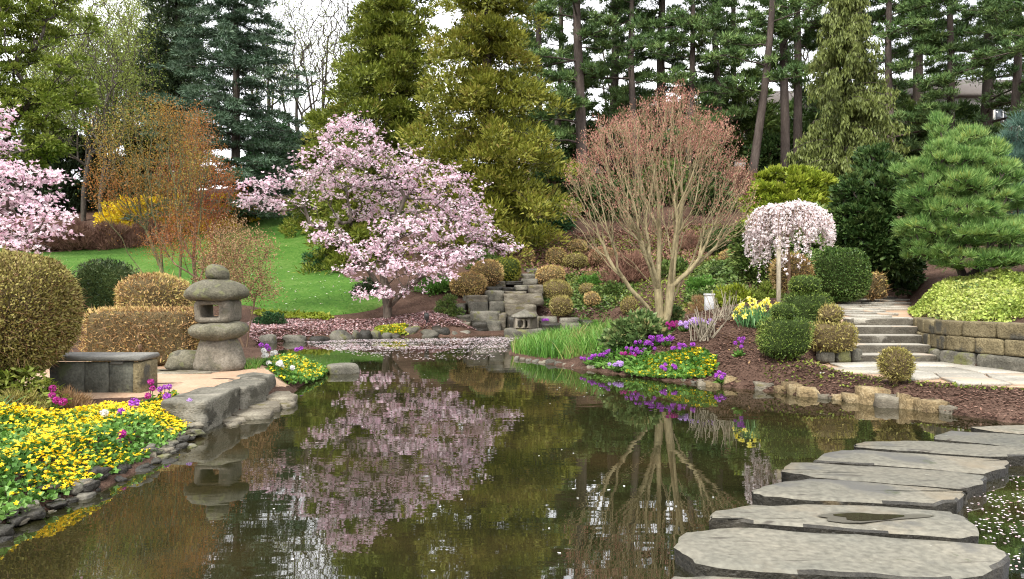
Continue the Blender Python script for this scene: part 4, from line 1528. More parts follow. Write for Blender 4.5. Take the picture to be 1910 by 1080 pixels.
def flowers(r, P, D, size, petals, cup=.5):
    """open flowers of diamond petals"""
    n = len(P)
    a = nrm(np.cross(D, unit(r, n)))
    b_ = np.cross(D, a)
    mbV, mbT = [], []
    base = r.random(n)
    for k in range(petals):
        an = 2 * np.pi * k / petals + r.normal(size=n) * .25
        o = a * np.cos(an)[:, None] + b_ * np.sin(an)[:, None]
        d = nrm(o + D * (cup + r.normal(size=n) * .25)[:, None])
        sd = nrm(np.cross(d, D) + unit(r, n) * .25)
        mbV.append(leaves(P, d, size * r.uniform(.8, 1.2, n), size * .6, r, .1, sd)[0].reshape(n, 4, 3))
        mbT.append(np.clip(base * .6 + r.random(n) * .4, 0, 1))
    V = np.concatenate(mbV).reshape(-1, 3)
    return V, np.arange(len(V)).reshape(-1, 4), np.concatenate(mbT)


def blobs_px(items, dflt_depth=1.0):
    """(px, py, rx, ry, d[, depth radius in m]) -> world ellipsoids"""
    out = []
    for it in items:
        px, py, rx, ry, d = it[:5]
        s = d / FPX
        ryy = it[5] if len(it) > 5 else (rx * s + ry * s) / 2 * dflt_depth
        out.append((X(px, d), d, Z(py, d), rx * s, ryy, ry * s))
    return out


# ------------------------------------------------------------------ the pink magnolia by the far shore
def magnolia(label, px, d, blobs, ntip, nfl, seed, trunks, r0, fsize, zb=None):
    zb = gz(X(px, d), d) - .05 if zb is None else zb
    o = np.array([X(px, d), d, zb])
    root = thing('magnolia_tree', label, 'tree', o)
    r = RNG(seed)
    T = in_blobs(r, ntip, blobs, .15)
    seeds = [np.array([o + np.array(p) for p in t]) for t in trunks]
    Nn, par, dr, tips = mst(seeds, T, .22, .3, .3, .1, seed, .06)
    rad = radii(par, r0, .006)
    skeleton(Nn - o, par, rad, 8, 3, .02).build('trunk', M['magbark'], root, True)
    # flowers at tips and along the thin twigs
    thin = np.where(rad < .011)[0]
    cl = np.concatenate([r.choice(tips, int(len(tips) * .75), replace=False), r.choice(thin, len(tips))])
    pick = r.choice(cl, nfl, p=(lambda w_: w_ / w_.sum())(r.random(len(cl)) ** 1.5 + .1))
    P = Nn[pick] + r.normal(size=(len(pick), 3)) * np.array([.085, .085, .05])
    D = nrm(dr[pick] * .5 + UP * .7 + unit(r, len(pick)) * .6)
    V, Fq, t = flowers(r, P - o, D, fsize * r.uniform(.5, 1.25, len(P)), 5)
    MB().add(V, Fq, t).build('blossom', M['magnolia'], root)
    return root


MB_ = blobs_px([(655, 262, 75, 48, 22.3), (600, 300, 55, 40, 22), (545, 332, 50, 26, 21.6), (480, 355, 40, 26, 21.3), (470, 378, 30, 20, 21.3), (530, 380, 60, 22, 21.4), (700, 310, 110, 50, 22.3), (790, 335, 85, 42, 22.6),
                (850, 360, 60, 42, 22.8), (880, 400, 50, 38, 22.8), (820, 420, 90, 34, 22), (910, 440, 50, 28, 22.6), (945, 464, 32, 13, 22.8), (760, 440, 90, 36, 21.4), (700, 470, 70, 26, 21.2), (830, 470, 75, 22, 21.4),
                (690, 510, 50, 18, 21), (760, 500, 80, 20, 20.9), (720, 545, 50, 12, 21), (620, 440, 40, 16, 21.2), (640, 455, 36, 14, 21.3), (810, 510, 50, 16, 21), (660, 400, 50, 20, 23.3), (640, 350, 90, 30, 23), (750, 380, 90, 30, 23.4), (590, 420, 26, 10, 21.4), (860, 480, 60, 22, 21.6), (690, 545, 45, 16, 20.8), (780, 535, 40, 16, 20.8), (640, 500, 30, 16, 21)], 1.15)
magnolia('wide pink magnolia in full bloom on the far shore before the lawn', 722, 21.9, MB_, 1700, 10500, 3,
         [[(0, 0, 0), (.02, 0, .3), (-.05, 0, .7), (-.15, .05, 1.3), (-.1, 0, 2.0), (.2, .1, 2.8), (.5, .2, 3.6)],
          [(-.05, 0, .7), (-.5, -.1, 1.4), (-1.1, -.1, 2.1), (-1.5, 0, 2.8)],
          [(.02, 0, .3), (.5, -.15, .8), (1.1, -.2, 1.3)],
          [(-.15, .05, 1.3), (.1, -.3, 2.0), (.4, -.2, 2.6)]], .13, .062)
LB = blobs_px([(-10, 270, 40, 40, 12.5), (20, 315, 80, 14, 12.3), (70, 330, 70, 12, 12), (-30, 370, 110, 40, 12.5), (50, 365, 75, 16, 12), (85, 400, 55, 18, 11.8), (20, 430, 90, 22, 12), (100, 432, 45, 9, 11.7), (-10, 218, 40, 16, 12.5), (60, 462, 60, 10, 11.8)], 1.0)
magnolia('pink magnolia in bloom reaching in from the left edge of view', -90, 12.8, LB, 460, 2600, 8,
         [[(0, 0, 0), (.05, 0, .6), (.2, -.1, 1.2), (.5, -.2, 1.8), (.8, -.2, 2.3)], [(.2, -.1, 1.2), (.1, 0, 2.0), (.3, 0, 2.8)]], .1, .05)

# ------------------------------------------------------------------ the bare maple with red buds
def maple(label, px, d, zb, blobs, ntip, seed, trunks, bark, budmat, r0, nbud, bud, rt=.0035, bf=.45, lift=.5, part='crown', kind='leaf', spread=.04):
    o = np.array([X(px, d), d, zb])
    root = thing('maple_tree', label, 'tree', o)
    r = RNG(seed)
    T = in_blobs(r, ntip, blobs, .1)
    Nn, par, dr, tips = mst([np.array([o + np.array(p) for p in t]) for t in trunks], T, bf, .22, .35, lift, seed, .04)
    rad = radii(par, r0, rt)
    skeleton(Nn - o, par, rad, 8, 3, .016).build('trunk', M[bark], root, True)
    thin = np.where(rad < rt * 2.1)[0]
    pick = np.concatenate([np.repeat(tips, 2), r.choice(thin, max(1, nbud - 2 * len(tips)))])
    P = Nn[pick] + r.normal(size=(len(pick), 3)) * spread
    return root, o, r, P, dr[pick], Nn, par, dr, rad, tips


mb_ = blobs_px([(1235, 230, 85, 65, 13.2), (1150, 265, 70, 55, 13), (1320, 265, 60, 55, 13.4), (1110, 320, 50, 50, 13), (1365, 320, 45, 45, 13.3), (1230, 320, 120, 70, 13.2), (1085, 385, 35, 26, 13), (1390, 370, 30, 40, 13), (1180, 400, 70, 50, 12.6), (1300, 400, 70, 50, 13.6),
                (1265, 180, 45, 28, 13.2), (1150, 250, 60, 40, 13.8), (1310, 240, 60, 40, 12.8), (1080, 330, 30, 40, 13), (1140, 380, 60, 40, 12.8), (1350, 390, 40, 40, 13), (1070, 385, 30, 22, 13), (1100, 430, 40, 20, 13), (1385, 410, 30, 26, 13), (1340, 440, 36, 20, 13)], 1.1)
root, o, r, P, D, Nn, par, dr, rad, tips = maple('bare vase shaped maple with reddish buds on the near peninsula', 1232, 13.2, gz(X(1232, 13.2), 13.2) - .06, mb_, 2300, 5,
        [[(0, 0, 0), (-.01, 0, .3), (-.04, 0, .75), (-.16, .02, 1.15), (-.35, 0, 1.6), (-.6, -.1, 2.1)],
         [(.02, 0, 0), (.12, -.03, .35), (.17, -.05, .8), (.22, 0, 1.2), (.3, .1, 1.7), (.4, .1, 2.3)],
         [(-.04, 0, .75), (.0, .15, 1.2), (.02, .2, 1.8), (.0, .2, 2.4)], [(-.04, 0, .75), (-.32, .1, 1.05), (-.85, .15, 1.45), (-1.4, .15, 1.95)], [(.17, -.05, .8), (.5, -.1, 1.1), (.95, -.1, 1.5), (1.4, -.1, 2.0)],
         [(.17, -.05, .8), (.15, -.3, 1.3), (.2, -.45, 1.9)]], 'maplebark', 'mapbud', .115, 0, 0, rt=.003, bf=.85, lift=.9)
thin = np.where((rad < .0075))[0]
hi = thin[r.random(len(thin)) < np.clip((Nn[thin, 2] - 2.4) / 2.0, .03, 1)]
pick = np.concatenate([np.repeat(tips, 4), r.choice(hi, 11000)])
pick = pick[r.random(len(pick)) < np.clip((Nn[pick, 2] - 1.9) / 1.8, .10, .9)]
P = Nn[pick] + r.normal(size=(len(pick), 3)) * .035
D = nrm(dr[pick] + UP * .2 + unit(r, len(pick)) * .5)
V, Fq = leaves(P - o, D, r.uniform(.022, .045, len(P)), .014, r)
MB().add(V, Fq, r.random(len(P))).build('crown', M['mapbud'], root)

# the golden and the red leafing maples behind the hedge on the left
def leafy(name, label, px, d, blobs, ntip, seed, trunks, bark, leafm, r0, nleaf, L, W, rt=.005, bf=.3, lift=.3, cat='tree', zb=None, spread=.07, rthin=2.6, part='crown'):
    zb = gz(X(px, d), d) - .05 if zb is None else zb
    o = np.array([X(px, d), d, zb])
    root = thing(name, label, cat, o)
    r = RNG(seed)
    T = in_blobs(r, ntip, blobs, .0)
    Nn, par, dr, tips = mst([np.array([o + np.array(p) for p in t]) for t in trunks], T, bf, .35, .35, lift, seed, .05)
    rad = radii(par, r0, rt)
    skeleton(Nn - o, par, rad, 7, 3, rt * 3).build('trunk', M[bark], root, True)
    thin = np.where(rad < rt * rthin)[0]
    pick = r.choice(thin, nleaf)
    P = Nn[pick] + r.normal(size=(len(pick), 3)) * spread
    D = nrm(dr[pick] * .5 + unit(r, len(P)) * .8 + UP * .1)
    V, Fq = leaves(P - o, D, L * r.uniform(.6, 1.3, len(P)), W, r)
    t = np.clip(.5 + .35 * wav(P, .35, seed, 2) + r.normal(size=len(P)) * .2, 0, 1)
    MB().add(V, Fq, t).build(part, M[leafm], root)
    return root


leafy('maple_tree', 'gold leafed multi stemmed maple behind the tan dome shrub', 330, 17.5,
      blobs_px([(275, 215, 65, 40, 17.5), (205, 250, 45, 45, 17.3), (330, 240, 50, 50, 17.6), (225, 310, 60, 50, 17.3), (190, 350, 30, 40, 17), (300, 310, 70, 60, 18), (365, 300, 35, 50, 17.4), (250, 370, 50, 40, 17.3), (330, 370, 50, 40, 17.5)], .8), 900, 21,
      [[(0, 0, 0), (-.1, 0, .6), (-.35, 0, 1.4), (-.7, 0, 2.3)], [(.05, 0, 0), (.05, 0, .8), (.05, .1, 1.8), (0, 0, 2.8)], [(-.1, 0, .6), (-.5, -.1, 1.0), (-1.1, -.1, 1.8)], [(.1, .05, 0), (.3, .1, .9), (.45, .1, 2.0)]],
      'greenbark', 'gold', .05, 11000, .042, .026, rt=.0035, bf=.9, lift=.8, spread=.11, rthin=3.2)
leafy('maple_tree', 'rusty red leafed maple left of the blue cedar trunk', 375, 19.5,
      blobs_px([(370, 225, 30, 25, 19.5), (365, 280, 50, 45, 19.5), (330, 330, 50, 50, 19.2), (390, 340, 45, 45, 19.6), (350, 400, 60, 50, 19.2), (400, 400, 40, 35, 19.2), (420, 350, 25, 50, 19.5)], .8), 800, 22,
      [[(0, 0, 0), (-.1, 0, .7), (-.2, 0, 1.6), (-.1, 0, 2.8)], [(.05, 0, 0), (.2, 0, .8), (.35, .1, 1.8)], [(-.05, 0, 0), (-.5, 0, .8), (-.8, 0, 1.5)]], 'twig', 'orange', .045, 9500, .042, .026, rt=.0035, bf=.8, lift=.7, spread=.11, rthin=3.2)
leafy('shrub', 'sprawling brown twiggy shrub right behind the stone lantern', 455, 14.5,
      blobs_px([(440, 510, 60, 30, 14.5), (470, 470, 40, 40, 14.6), (410, 490, 40, 40, 14.8), (400, 540, 40, 30, 14.5), (480, 540, 40, 25, 14.5), (430, 440, 35, 40, 15)]), 420, 23,
      [[(0, 0, 0), (-.1, 0, .3), (-.2, 0, .8)], [(.05, 0, 0), (.1, 0, .4), (.2, 0, .9)], [(-.05, 0, 0), (-.4, 0, .4), (-.5, .1, .8)]], 'twig', 'dryblade', .025, 11000, .04, .02, cat='shrub', rt=.003, spread=.1, rthin=4)
leafy('shrub', 'low russet twiggy shrub round the gold maple stems', 352, 16.6,
      blobs_px([(340, 465, 65, 32, 16.6), (300, 450, 40, 36, 16.6), (400, 470, 40, 36, 16.8), (350, 420, 50, 36, 17)]), 420, 24,
      [[(0, 0, 0), (-.1, 0, .3), (-.2, 0, .8)], [(.05, 0, 0), (.1, 0, .4), (.2, 0, .9)], [(-.05, 0, 0), (-.4, 0, .4), (-.5, .1, .8)]], 'twig', 'orange', .025, 4200, .035, .016, cat='shrub', rt=.003, spread=.1, rthin=4)

# ------------------------------------------------------------------ weeping cherry with its stake
d = 14.2
wx, wz = X(1470, d), gz(X(1470, d), d) - .03
o = np.array([wx, d, wz])
wc = thing('weeping_cherry', 'small weeping cherry with a mop of pale blossom beside its stake', 'tree', o)
r = RNG(61)
top = Z(395, d) - wz
trk = MB().add(*tube([(0, 0, 0), (.02, 0, top * .35), (-.01, 0, top * .7), (.02, 0, top)], [.035, .03, .03, .035], 8))
PB = []
for k in range(230):
    an = r.uniform(0, 2 * np.pi)
    reach = .80 * math.sqrt(r.uniform(.08, 1.0))
    h = .22 * r.uniform(.4, 1.2)
    drop = r.uniform(.3, 1.0) * (.42 + .5 * (reach > .45)) * (.62 if math.cos(an) > .3 else 1.18) * (1.25 if r.random() < .12 else 1)
    c, s = math.cos(an), math.sin(an)
    pts = []
    for t in np.linspace(0, 1, 9):
        rr = reach * (1 - (1 - min(1, t * 1.7)) ** 2)
        z_ = top + h * math.sin(min(1, t * 2.2) * math.pi / 2) * (1 - .2 * reach) - max(0, t - .3) / .7 * drop - .25 * (rr / .8) ** 2
        pts.append((c * rr + r.normal() * .012, s * rr + r.normal() * .012, z_))
    pts = np.array(pts)
    trk.add(*frusta(pts[:-1], pts[1:], np.linspace(.009, .003, 8), np.linspace(.008, .002, 8), 3))
    tt = r.uniform(.05, 1, 40)
    ii = (tt * 8).astype(int).clip(0, 7)
    f = tt * 8 - ii
    PB.append(pts[ii] * (1 - f)[:, None] + pts[np.minimum(ii + 1, 8)] * f[:, None])
trk.build('trunk', M['twig'], wc, True)
PB = np.concatenate(PB)
PB = PB + r.normal(size=PB.shape) * .022
V, Fq, t = flowers(r, PB, nrm(unit(r, len(PB)) + UP * .1), .034, 4)
MB().add(V, Fq, t).build('blossom', M['cherry'], wc)
d = 13.6
V, Fs = tube([(0, 0, -.1), (.005, 0, .5), (0, 0, Z(440, d) - gz(X(1452, d), d))], [.042, .04, .04], 9)
link('wooden_stake', mesh('wooden_stake', V, Fs, M['stake'], smooth=True), None, (X(1452, d), d, gz(X(1452, d), d)), label='grey wooden stake holding up the weeping cherry', category='stake')

# ------------------------------------------------------------------ conifers
def conifer(name, label, base, h, z0, prof, nwh, nb, droop, rc, nper, L, W, mat, tr, bark='bark', seed=0, up=.3, jit=.6, low=.5, flat=.5, tipup=.0, inner=3, cat='tree', lean=0, kind='blade', az=None, top_frac=1.0, clumpjit=.12, limb=.03, var=.2, smin=0.0):
    r = RNG(seed)
    base = np.asarray(base, float)
    root = thing(name, label, cat, base)
    mb = MB()
    zz = np.linspace(-.2, h, 9)
    ctr = np.c_[lean * (zz / h) ** 1.5 + .1 * tr * np.sin(zz), .1 * tr * np.cos(zz * 1.3), zz]
    mb.add(*tube(ctr, np.linspace(1, .08, 9) ** .8 * tr, 9))
    C, RD, OUT, A, B, RA, RB = [], [], [], [], [], [], []
    for w in range(nwh):
        t = (w + r.uniform(-.3, .3)) / nwh
        t = min(max(t, 0), 1)
        zc = z0 + (h - z0) * t * top_frac
        R_ = prof(t)
        k = max(3, int(round(nb * (.5 + .5 * R_ / max(1e-3, prof(.15))))))
        a0 = r.uniform(0, 6.28)
        for j in range(k):
            an = a0 + j * 2 * np.pi / k + r.normal() * .25
            ln = R_ * r.uniform(.92 - var, 1.0 + var * .7)
            cd = np.array([math.cos(an), math.sin(an), 0])
            p0 = np.array([lean * (zc / h) ** 1.5, 0, zc])
            prev = p0
            for s in (np.linspace(0, 1, inner + 1)[1:] if smin == 0 else np.linspace(smin, 1, inner)):
                s = s if s == 1 else s + r.normal() * .06
                q = p0 + cd * ln * s + UP * (-droop * ln * s * s + tipup * ln * max(0, s - .6)) + r.normal(size=3) * clumpjit * rc
                A.append(prev); B.append(q)
                RA.append(max(.008, limb * ln * .35 * (1.15 - s))); RB.append(max(.006, limb * ln * .35 * (1.0 - s * .9)))
                prev = q
                C.append(q)
                f = r.uniform(.75, 1.25) * (.65 + .35 * (1 - t))
                RD.append(np.array([rc, rc, rc * flat]) * f)
                OUT.append(cd * .5)
    mb.add(*frusta(np.array(A), np.array(B), RA, RB, 4))
    mb.build('trunk', M[bark], root, True)
    C, RD, OUT = np.array(C), np.array(RD), np.array(OUT)
    V, Fq, t = clumpset(r, C, RD, nper, L, W, up, jit, low, kind, .25, .45, OUT)
    MB().add(V, Fq, t).build('crown', M[mat], root)
    return root


def gbase(px, d, sink=.1):
    x = X(px, d)
    return np.array([x, d, gz(x, d) - sink])


# blue atlas cedar, tiered flat boughs
conifer('blue_cedar', 'tall blue green cedar with flat tiers of boughs behind the lawn', gbase(440, 41), 16.5, 1.0, lambda t: 5.0 * (1 - t) ** .62 + .35, 22, 8, .10, .62, 110, .24, .06, 'bluecedar', .30, seed=71, flat=.28, up=.1, inner=5, jit=.5, low=.55, tipup=.05)
conifer('dark_cedar', 'dark round topped cedar against the sky left of the blue cedar', gbase(330, 50), 17, 3, lambda t: 2.6 * (1 - t) ** .5 * min(1, .4 + t * 2) + .5, 22, 7, .15, .75, 80, .3, .07, 'darkcedar', .3, seed=72, flat=.6, inner=4)
# golden cryptomerias: heavy rounded sprays
conifer('golden_cedar', 'broad golden green cedar behind the pink magnolia, further back', gbase(725, 36), 13.5, .8, lambda t: 3.3 * (1 - t) ** .6 * min(1, .55 + t * 1.4) + .5, 19, 9, .30, .72, 135, .20, .09, 'cryptodark', .3, seed=73, flat=.75, up=.45, inner=4, tipup=.1, jit=.45, low=.3, var=.35, smin=.3)
conifer('golden_cedar', 'tall golden green cedar with layered bulging boughs right of the magnolia', gbase(908, 30.5), 14.5, .3, lambda t: 3.1 * (1 - t) ** .78 * min(1, .85 + t * 1.0) + .45, 21, 9, .32, .68, 145, .18, .078, 'crypto', .3, seed=74, flat=.78, up=.45, inner=4, tipup=.1, jit=.45, low=.3, var=.35, smin=.3)
conifer('golden_cedar', 'low dark olive cedar half hidden behind the magnolia flowers', gbase(655, 30), 4.2, .2, lambda t: 1.5 * (1 - t) ** .6 + .2, 9, 7, .2, .45, 110, .2, .06, 'cryptodark', .12, seed=75, flat=.8, inner=3)
conifer('golden_cedar', 'short olive cedar left of the further golden cedar', gbase(612, 38), 6.6, .3, lambda t: 1.9 * (1 - t) ** .6 + .25, 12, 7, .2, .5, 110, .24, .07, 'cryptodark', .15, seed=76, flat=.8, inner=3)
# weeping cedar
def weeping(label, px, d, h, rb, seed, nper=240, mat='weepcedar'):
    r = RNG(seed)
    o = gbase(px, d)
    root = thing('weeping_cedar', label, 'tree', o)
    mb = MB().add(*tube(np.c_[np.sin(np.linspace(0, 4, 9)) * .06, np.zeros(9), np.linspace(-.2, h, 9)], np.linspace(.2, .015, 9), 8))
    P, T, LL = [], [], []
    n = int(h * 26)
    for i in range(n):
        t = i / n
        z = .4 + (h - .4) * t
        an = r.uniform(0, 6.28)
        ln = rb * (1 - t) ** .95 * r.uniform(.35, 1.1) + .12
        cd = np.array([math.cos(an), math.sin(an), 0])
        s = np.linspace(0, 1, 7)
        pts = np.array([0, 0, z]) + cd * (ln * s)[:, None] + UP[None] * (.16 * ln * np.sin(s * 2.6) - .35 * ln * s ** 2 + .12 * ln * s ** 4)[:, None]
        mb.add(*frusta(pts[:-1], pts[1:], np.linspace(.02, .006, 6), np.linspace(.018, .005, 6), 3))
        m = int(nper * .18 * (.4 + ln))
        q = r.uniform(.15, 1, m)
        ii = (q * 6).astype(int).clip(0, 5)
        f = (q * 6 - ii)[:, None]
        base = pts[ii] * (1 - f) + pts[ii + 1] * f + r.normal(size=(m, 3)) * .05
        # hanging sprays: strings of small leaflets falling straight down
        drop = r.uniform(.15, .55, m) * (1 - .4 * t)
        kk = 3
        fr = r.random((m, kk))
        pt = base[:, None] - UP[None, None] * (drop[:, None] * fr)[..., None] + r.normal(size=(m, kk, 3)) * .02
        P.append(pt.reshape(-1, 3))
        c = r.random()
        T.append(np.clip(.3 * c + .25 * np.repeat(r.random(m), kk) + .45 * r.random(m * kk), 0, 1))
    mb.build('trunk', M['bark'], root, True)
    P, T = np.concatenate(P), np.concatenate(T)
    D = nrm(-UP + unit(r, len(P)) * .45)
    V, Fq = leaves(P, D, r.uniform(.11, .22, len(P)), .052, r, .1)
    MB().add(V, Fq, T).build('crown', M[mat], root)


weeping('tall weeping cedar with hanging yellow green sprays on the right slope', 1575, 24.5, 10.5, 2.5, 81)
weeping('short weeping cedar left beside the tall weeping one', 1520, 25.5, 4.3, .9, 82)
# white pine over the groundcover
def clump_tree(name, label, base, blobs, nclump, rc, nper, L, W, mat, trunks, r0, bark, seed, up=.5, jit=.5, low=.35, shellness=.55, flat=.8, rt=.012, cat='tree', zsort=None, kind='blade', bf=.3, gap=.55, shl=.15, outk=.6):
    r = RNG(seed)
    o = np.asarray(base, float)
    root = thing(name, label, cat, o)
    C = in_blobs(r, nclump, blobs, shellness)
    B = np.asarray(blobs)
    # keep clumps apart a little so that dark gaps stay between them
    keep = []
    for c in C:
        if all(np.linalg.norm((c - k)) > rc * gap for k in keep[-400:]):
            keep.append(c)
    C = np.array(keep)
    Nn, par, dr, tips = mst([np.array([o + np.array(p) for p in t]) for t in trunks], C, bf, .3, .3, .2, seed, .05)
    skeleton(Nn - o, par, radii(par, r0, rt), 8, 4, .03).build('trunk', M[bark], root, True)
    ctr = B[:, :3].mean(0)
    out = nrm(C - ctr) * outk
    V, Fq, t = clumpset(r, C - o, np.array([rc, rc, rc * flat]) * r.uniform(.75, 1.25, (len(C), 1)), nper, L, W, up, jit, low, kind, shl, .4, out)
    MB().add(V, Fq, t).build('crown', M[mat], root)
    return root


clump_tree('white_pine', 'bushy bright green white pine over the groundcover beside the steps', gbase(1792, 15.2),
           blobs_px([(1750, 238, 10, 24, 15.2), (1800, 262, 30, 20, 15.2), (1748, 285, 26, 24, 15), (1845, 285, 28, 20, 15.2), (1780, 305, 60, 22, 15), (1700, 318, 26, 18, 15), (1860, 325, 40, 24, 15.2), (1770, 345, 80, 22, 15), (1722, 372, 45, 20, 15), (1860, 372, 60, 24, 15.2), (1780, 395, 85, 22, 14.9), (1725, 425, 50, 20, 14.9), (1820, 435, 85, 24, 14.8), (1890, 430, 45, 26, 15), (1735, 465, 50, 20, 15), (1820, 485, 80, 16, 14.8), (1890, 480, 45, 16, 15)], 1.5),
           1300, .135, 140, .13, .016, 'whitepine', [[(0, 0, 0), (.08, 0, .15), (-.02, 0, .4), (.05, 0, .9), (0, 0, 1.6), (.05, 0, 2.4)], [(.08, 0, .15), (.5, -.1, .45), (.9, -.1, .6)]], .09, 'bark', 91, up=.75, jit=.25, low=.2, shellness=.5, gap=1.0, shl=.02, outk=.35, flat=.7)
clump_tree('white_pine', 'blue green pine at the right edge behind the bushy white pine', gbase(1945, 18),
           blobs_px([(1930, 300, 50, 40, 18), (1920, 350, 45, 50, 18), (1930, 420, 50, 50, 18), (1900, 300, 30, 25, 18), (1905, 250, 20, 40, 18)], 1.1),
           230, .2, 170, .15, .014, 'bluepine', [[(0, 0, 0), (0, 0, .6), (0, 0, 1.5), (0, 0, 2.6)]], .08, 'bark', 92, up=.6, shellness=.4)
clump_tree('dark_conifer', 'dense dark green conifer between the weeping cherry and the white pine', gbase(1628, 17.5),
           blobs_px([(1640, 330, 40, 40, 18), (1610, 370, 50, 45, 17.6), (1660, 400, 45, 55, 17.6), (1600, 430, 48, 50, 17.3), (1650, 470, 60, 50, 17.2), (1610, 490, 45, 45, 17.5), (1680, 500, 30, 40, 17.6), (1635, 300, 30, 25, 18)], 1.1),
           620, .16, 76, .13, .055, 'hinoki', [[(0, 0, 0), (0, 0, .8), (0, 0, 1.8), (.05, 0, 2.8)]], .09, 'bark', 93, up=.35, shellness=.55, flat=.6, kind='leaf')
clump_tree('cypress_shrub', 'chartreuse spreading cypress above the weeping cherry', gbase(1470, 21),
           blobs_px([(1470, 345, 60, 28, 21), (1430, 375, 40, 25, 20.8), (1515, 360, 40, 30, 21), (1470, 390, 70, 35, 20.8), (1430, 410, 40, 30, 20.6)], 1.2),
           330, .2, 75, .16, .06, 'charteuse', [[(0, 0, 0), (0, 0, .6), (0, 0, 1.3)]], .06, 'bark', 94, up=.25, shellness=.5, flat=.5, cat='shrub', kind='leaf')
clump_tree('cypress_shrub', 'feathery green cypress hanging below the weeping cherry blossom', gbase(1425, 17.0),
           blobs_px([(1400, 460, 30, 40, 17), (1430, 480, 45, 40, 17), (1480, 455, 70, 40, 17.5), (1400, 505, 30, 25, 16.8), (1530, 430, 25, 40, 17.8)], 1.0),
           260, .18, 80, .14, .045, 'rhodo', [[(0, 0, 0), (0, 0, .4), (0, 0, .9)]], .05, 'bark', 95, up=-.1, shellness=.5, flat=.8, cat='shrub', kind='leaf')

# ------------------------------------------------------------------ tall pines on the hilltop
def pine(label, px, d, h, z0, seed, lean=0, reach=3.5, nlimb=40, tr=.24, mat='pine'):
    r = RNG(seed)
    o = gbase(px, d, .2)
    root = thing('pine_tree', label, 'tree', o, 'tall pines on the hilltop')
    zz = np.linspace(-.3, h, 12)
    ctr = np.c_[lean * (zz / h) + .25 * np.sin(zz * .35 + seed) * (zz / h), .2 * np.cos(zz * .3 + seed), zz]
    mb = MB().add(*tube(ctr, tr * np.linspace(1, .25, 12), 10))
    C, A, B, RA, RB = [], [], [], [], []
    for i in range(nlimb):
        t = (i + r.random()) / nlimb
        z = z0 + (h - z0) * t ** .9
        c0 = np.array([np.interp(z, zz, ctr[:, 0]), np.interp(z, zz, ctr[:, 1]), z])
        an = r.uniform(0, 6.28)
        ln = reach * (1.05 - .55 * t) * r.uniform(.45, 1.15)
        cd = np.array([math.cos(an), math.sin(an), 0])
        sd = np.array([-cd[1], cd[0], 0])
        bend = r.normal() * .35
        s = np.linspace(0, 1, 6)
        pts = c0 + cd * (ln * s)[:, None] + sd * (bend * ln * s ** 2)[:, None] + UP[None] * (ln * (.10 * s - .28 * s ** 2 + .22 * s ** 3) + r.normal(size=6) * .05)[:, None]
        A.append(pts[:-1]); B.append(pts[1:])
        w = np.linspace(.05, .012, 6) * (ln / 3)
        RA.append(w[:-1]); RB.append(w[1:])
        for k in range(int(3 + ln * 3.4)):
            q = r.uniform(.3, 1.02)
            p = np.array([np.interp(q, s, pts[:, j]) for j in range(3)])
            off = np.array([r.normal() * .42, r.normal() * .42, abs(r.normal()) * .16])
            e = p + off
            A.append(p[None]); B.append(e[None]); RA.append([.012]); RB.append([.006])
            C.append(e)
    mb.add(*frusta(np.concatenate(A), np.concatenate(B), np.concatenate(RA), np.concatenate(RB), 4))
    mb.build('trunk', M['pinebark'], root, True)
    C = np.array(C)
    V, Fq, t = clumpset(r, C, np.array([.34, .34, .20]) * r.uniform(.7, 1.35, (len(C), 1)), 80, .28, .055, .45, .6, .4, 'blade', .1, .5)
    MB().add(V, Fq, t).build('crown', M[mat], root)
    return root


pA = pine('dark pine rising just right of the golden cedar, first of the hilltop row', 1000, 43, 19, 2.2, 101, .4)
pB = pine('pine with the thick bare trunk low behind the maple left branches', 1085, 41, 20, 3.0, 102, -.3, 3.9, 42, .34)
pC = pine('slim straight twin trunk pine, left one of the two right of the maple', 1462, 40, 20, 5.5, 103, .15, 2.8, 26, .27)
PINES = [(pA, 1040, 49, 1.2, 1.05, 'dark pine second from the golden cedar along the hilltop'), (pB, 1140, 47, 2.4, 1.0, 'pine standing behind the upper left twigs of the bare maple'),
         (pA, 1185, 43, 3.9, 1.0, 'pine directly behind the left half of the bare maple crown'), (pB, 1240, 46, 5.1, 1.02, 'pine directly behind the top of the bare maple'),
         (pA, 1290, 42, 2.0, .95, 'pine behind the upper right twigs of the bare maple'), (pC, 1335, 47, 1.0, 1.0, 'slim pine in the gap right of the bare maple crown'),
         (pA, 1372, 50, 4.6, 1.0, 'distant dark pine filling the gap between maple and leaning pine'), (pC, 1487, 41, 2.6, 1.02, 'slim straight twin trunk pine, right one of the two'),
         (pB, 1600, 44, .4, 1.0, 'pine right behind the top of the tall weeping cedar'), (pA, 1665, 38, 3.0, .95, 'pine between the weeping cedar and the white pine'),
         (pB, 1720, 44, 4.3, 1.05, 'dark pine high above the top of the white pine'), (pA, 1768, 36, 5.6, .9, 'pine with a straight grey trunk above the white pine'),
         (pB, 1835, 40, 1.9, 1.0, 'spreading pine near the upper right corner'), (pA, 1890, 34, .8, .92, 'pine at the right edge in front of the pale house'),
         (pB, 1945, 30, 3.3, .8, 'leaning pine just outside the right edge with boughs reaching in')]
for src, px, d, rz, sc, lab in PINES:
    copy_thing(src, gbase(px, d, .2), rz, sc, lab)
pine('leaning pine with a slanting trunk left of the straight twin trunks', 1400, 38, 18, 5.0, 107, 2.0, 3.0, 26, .25)

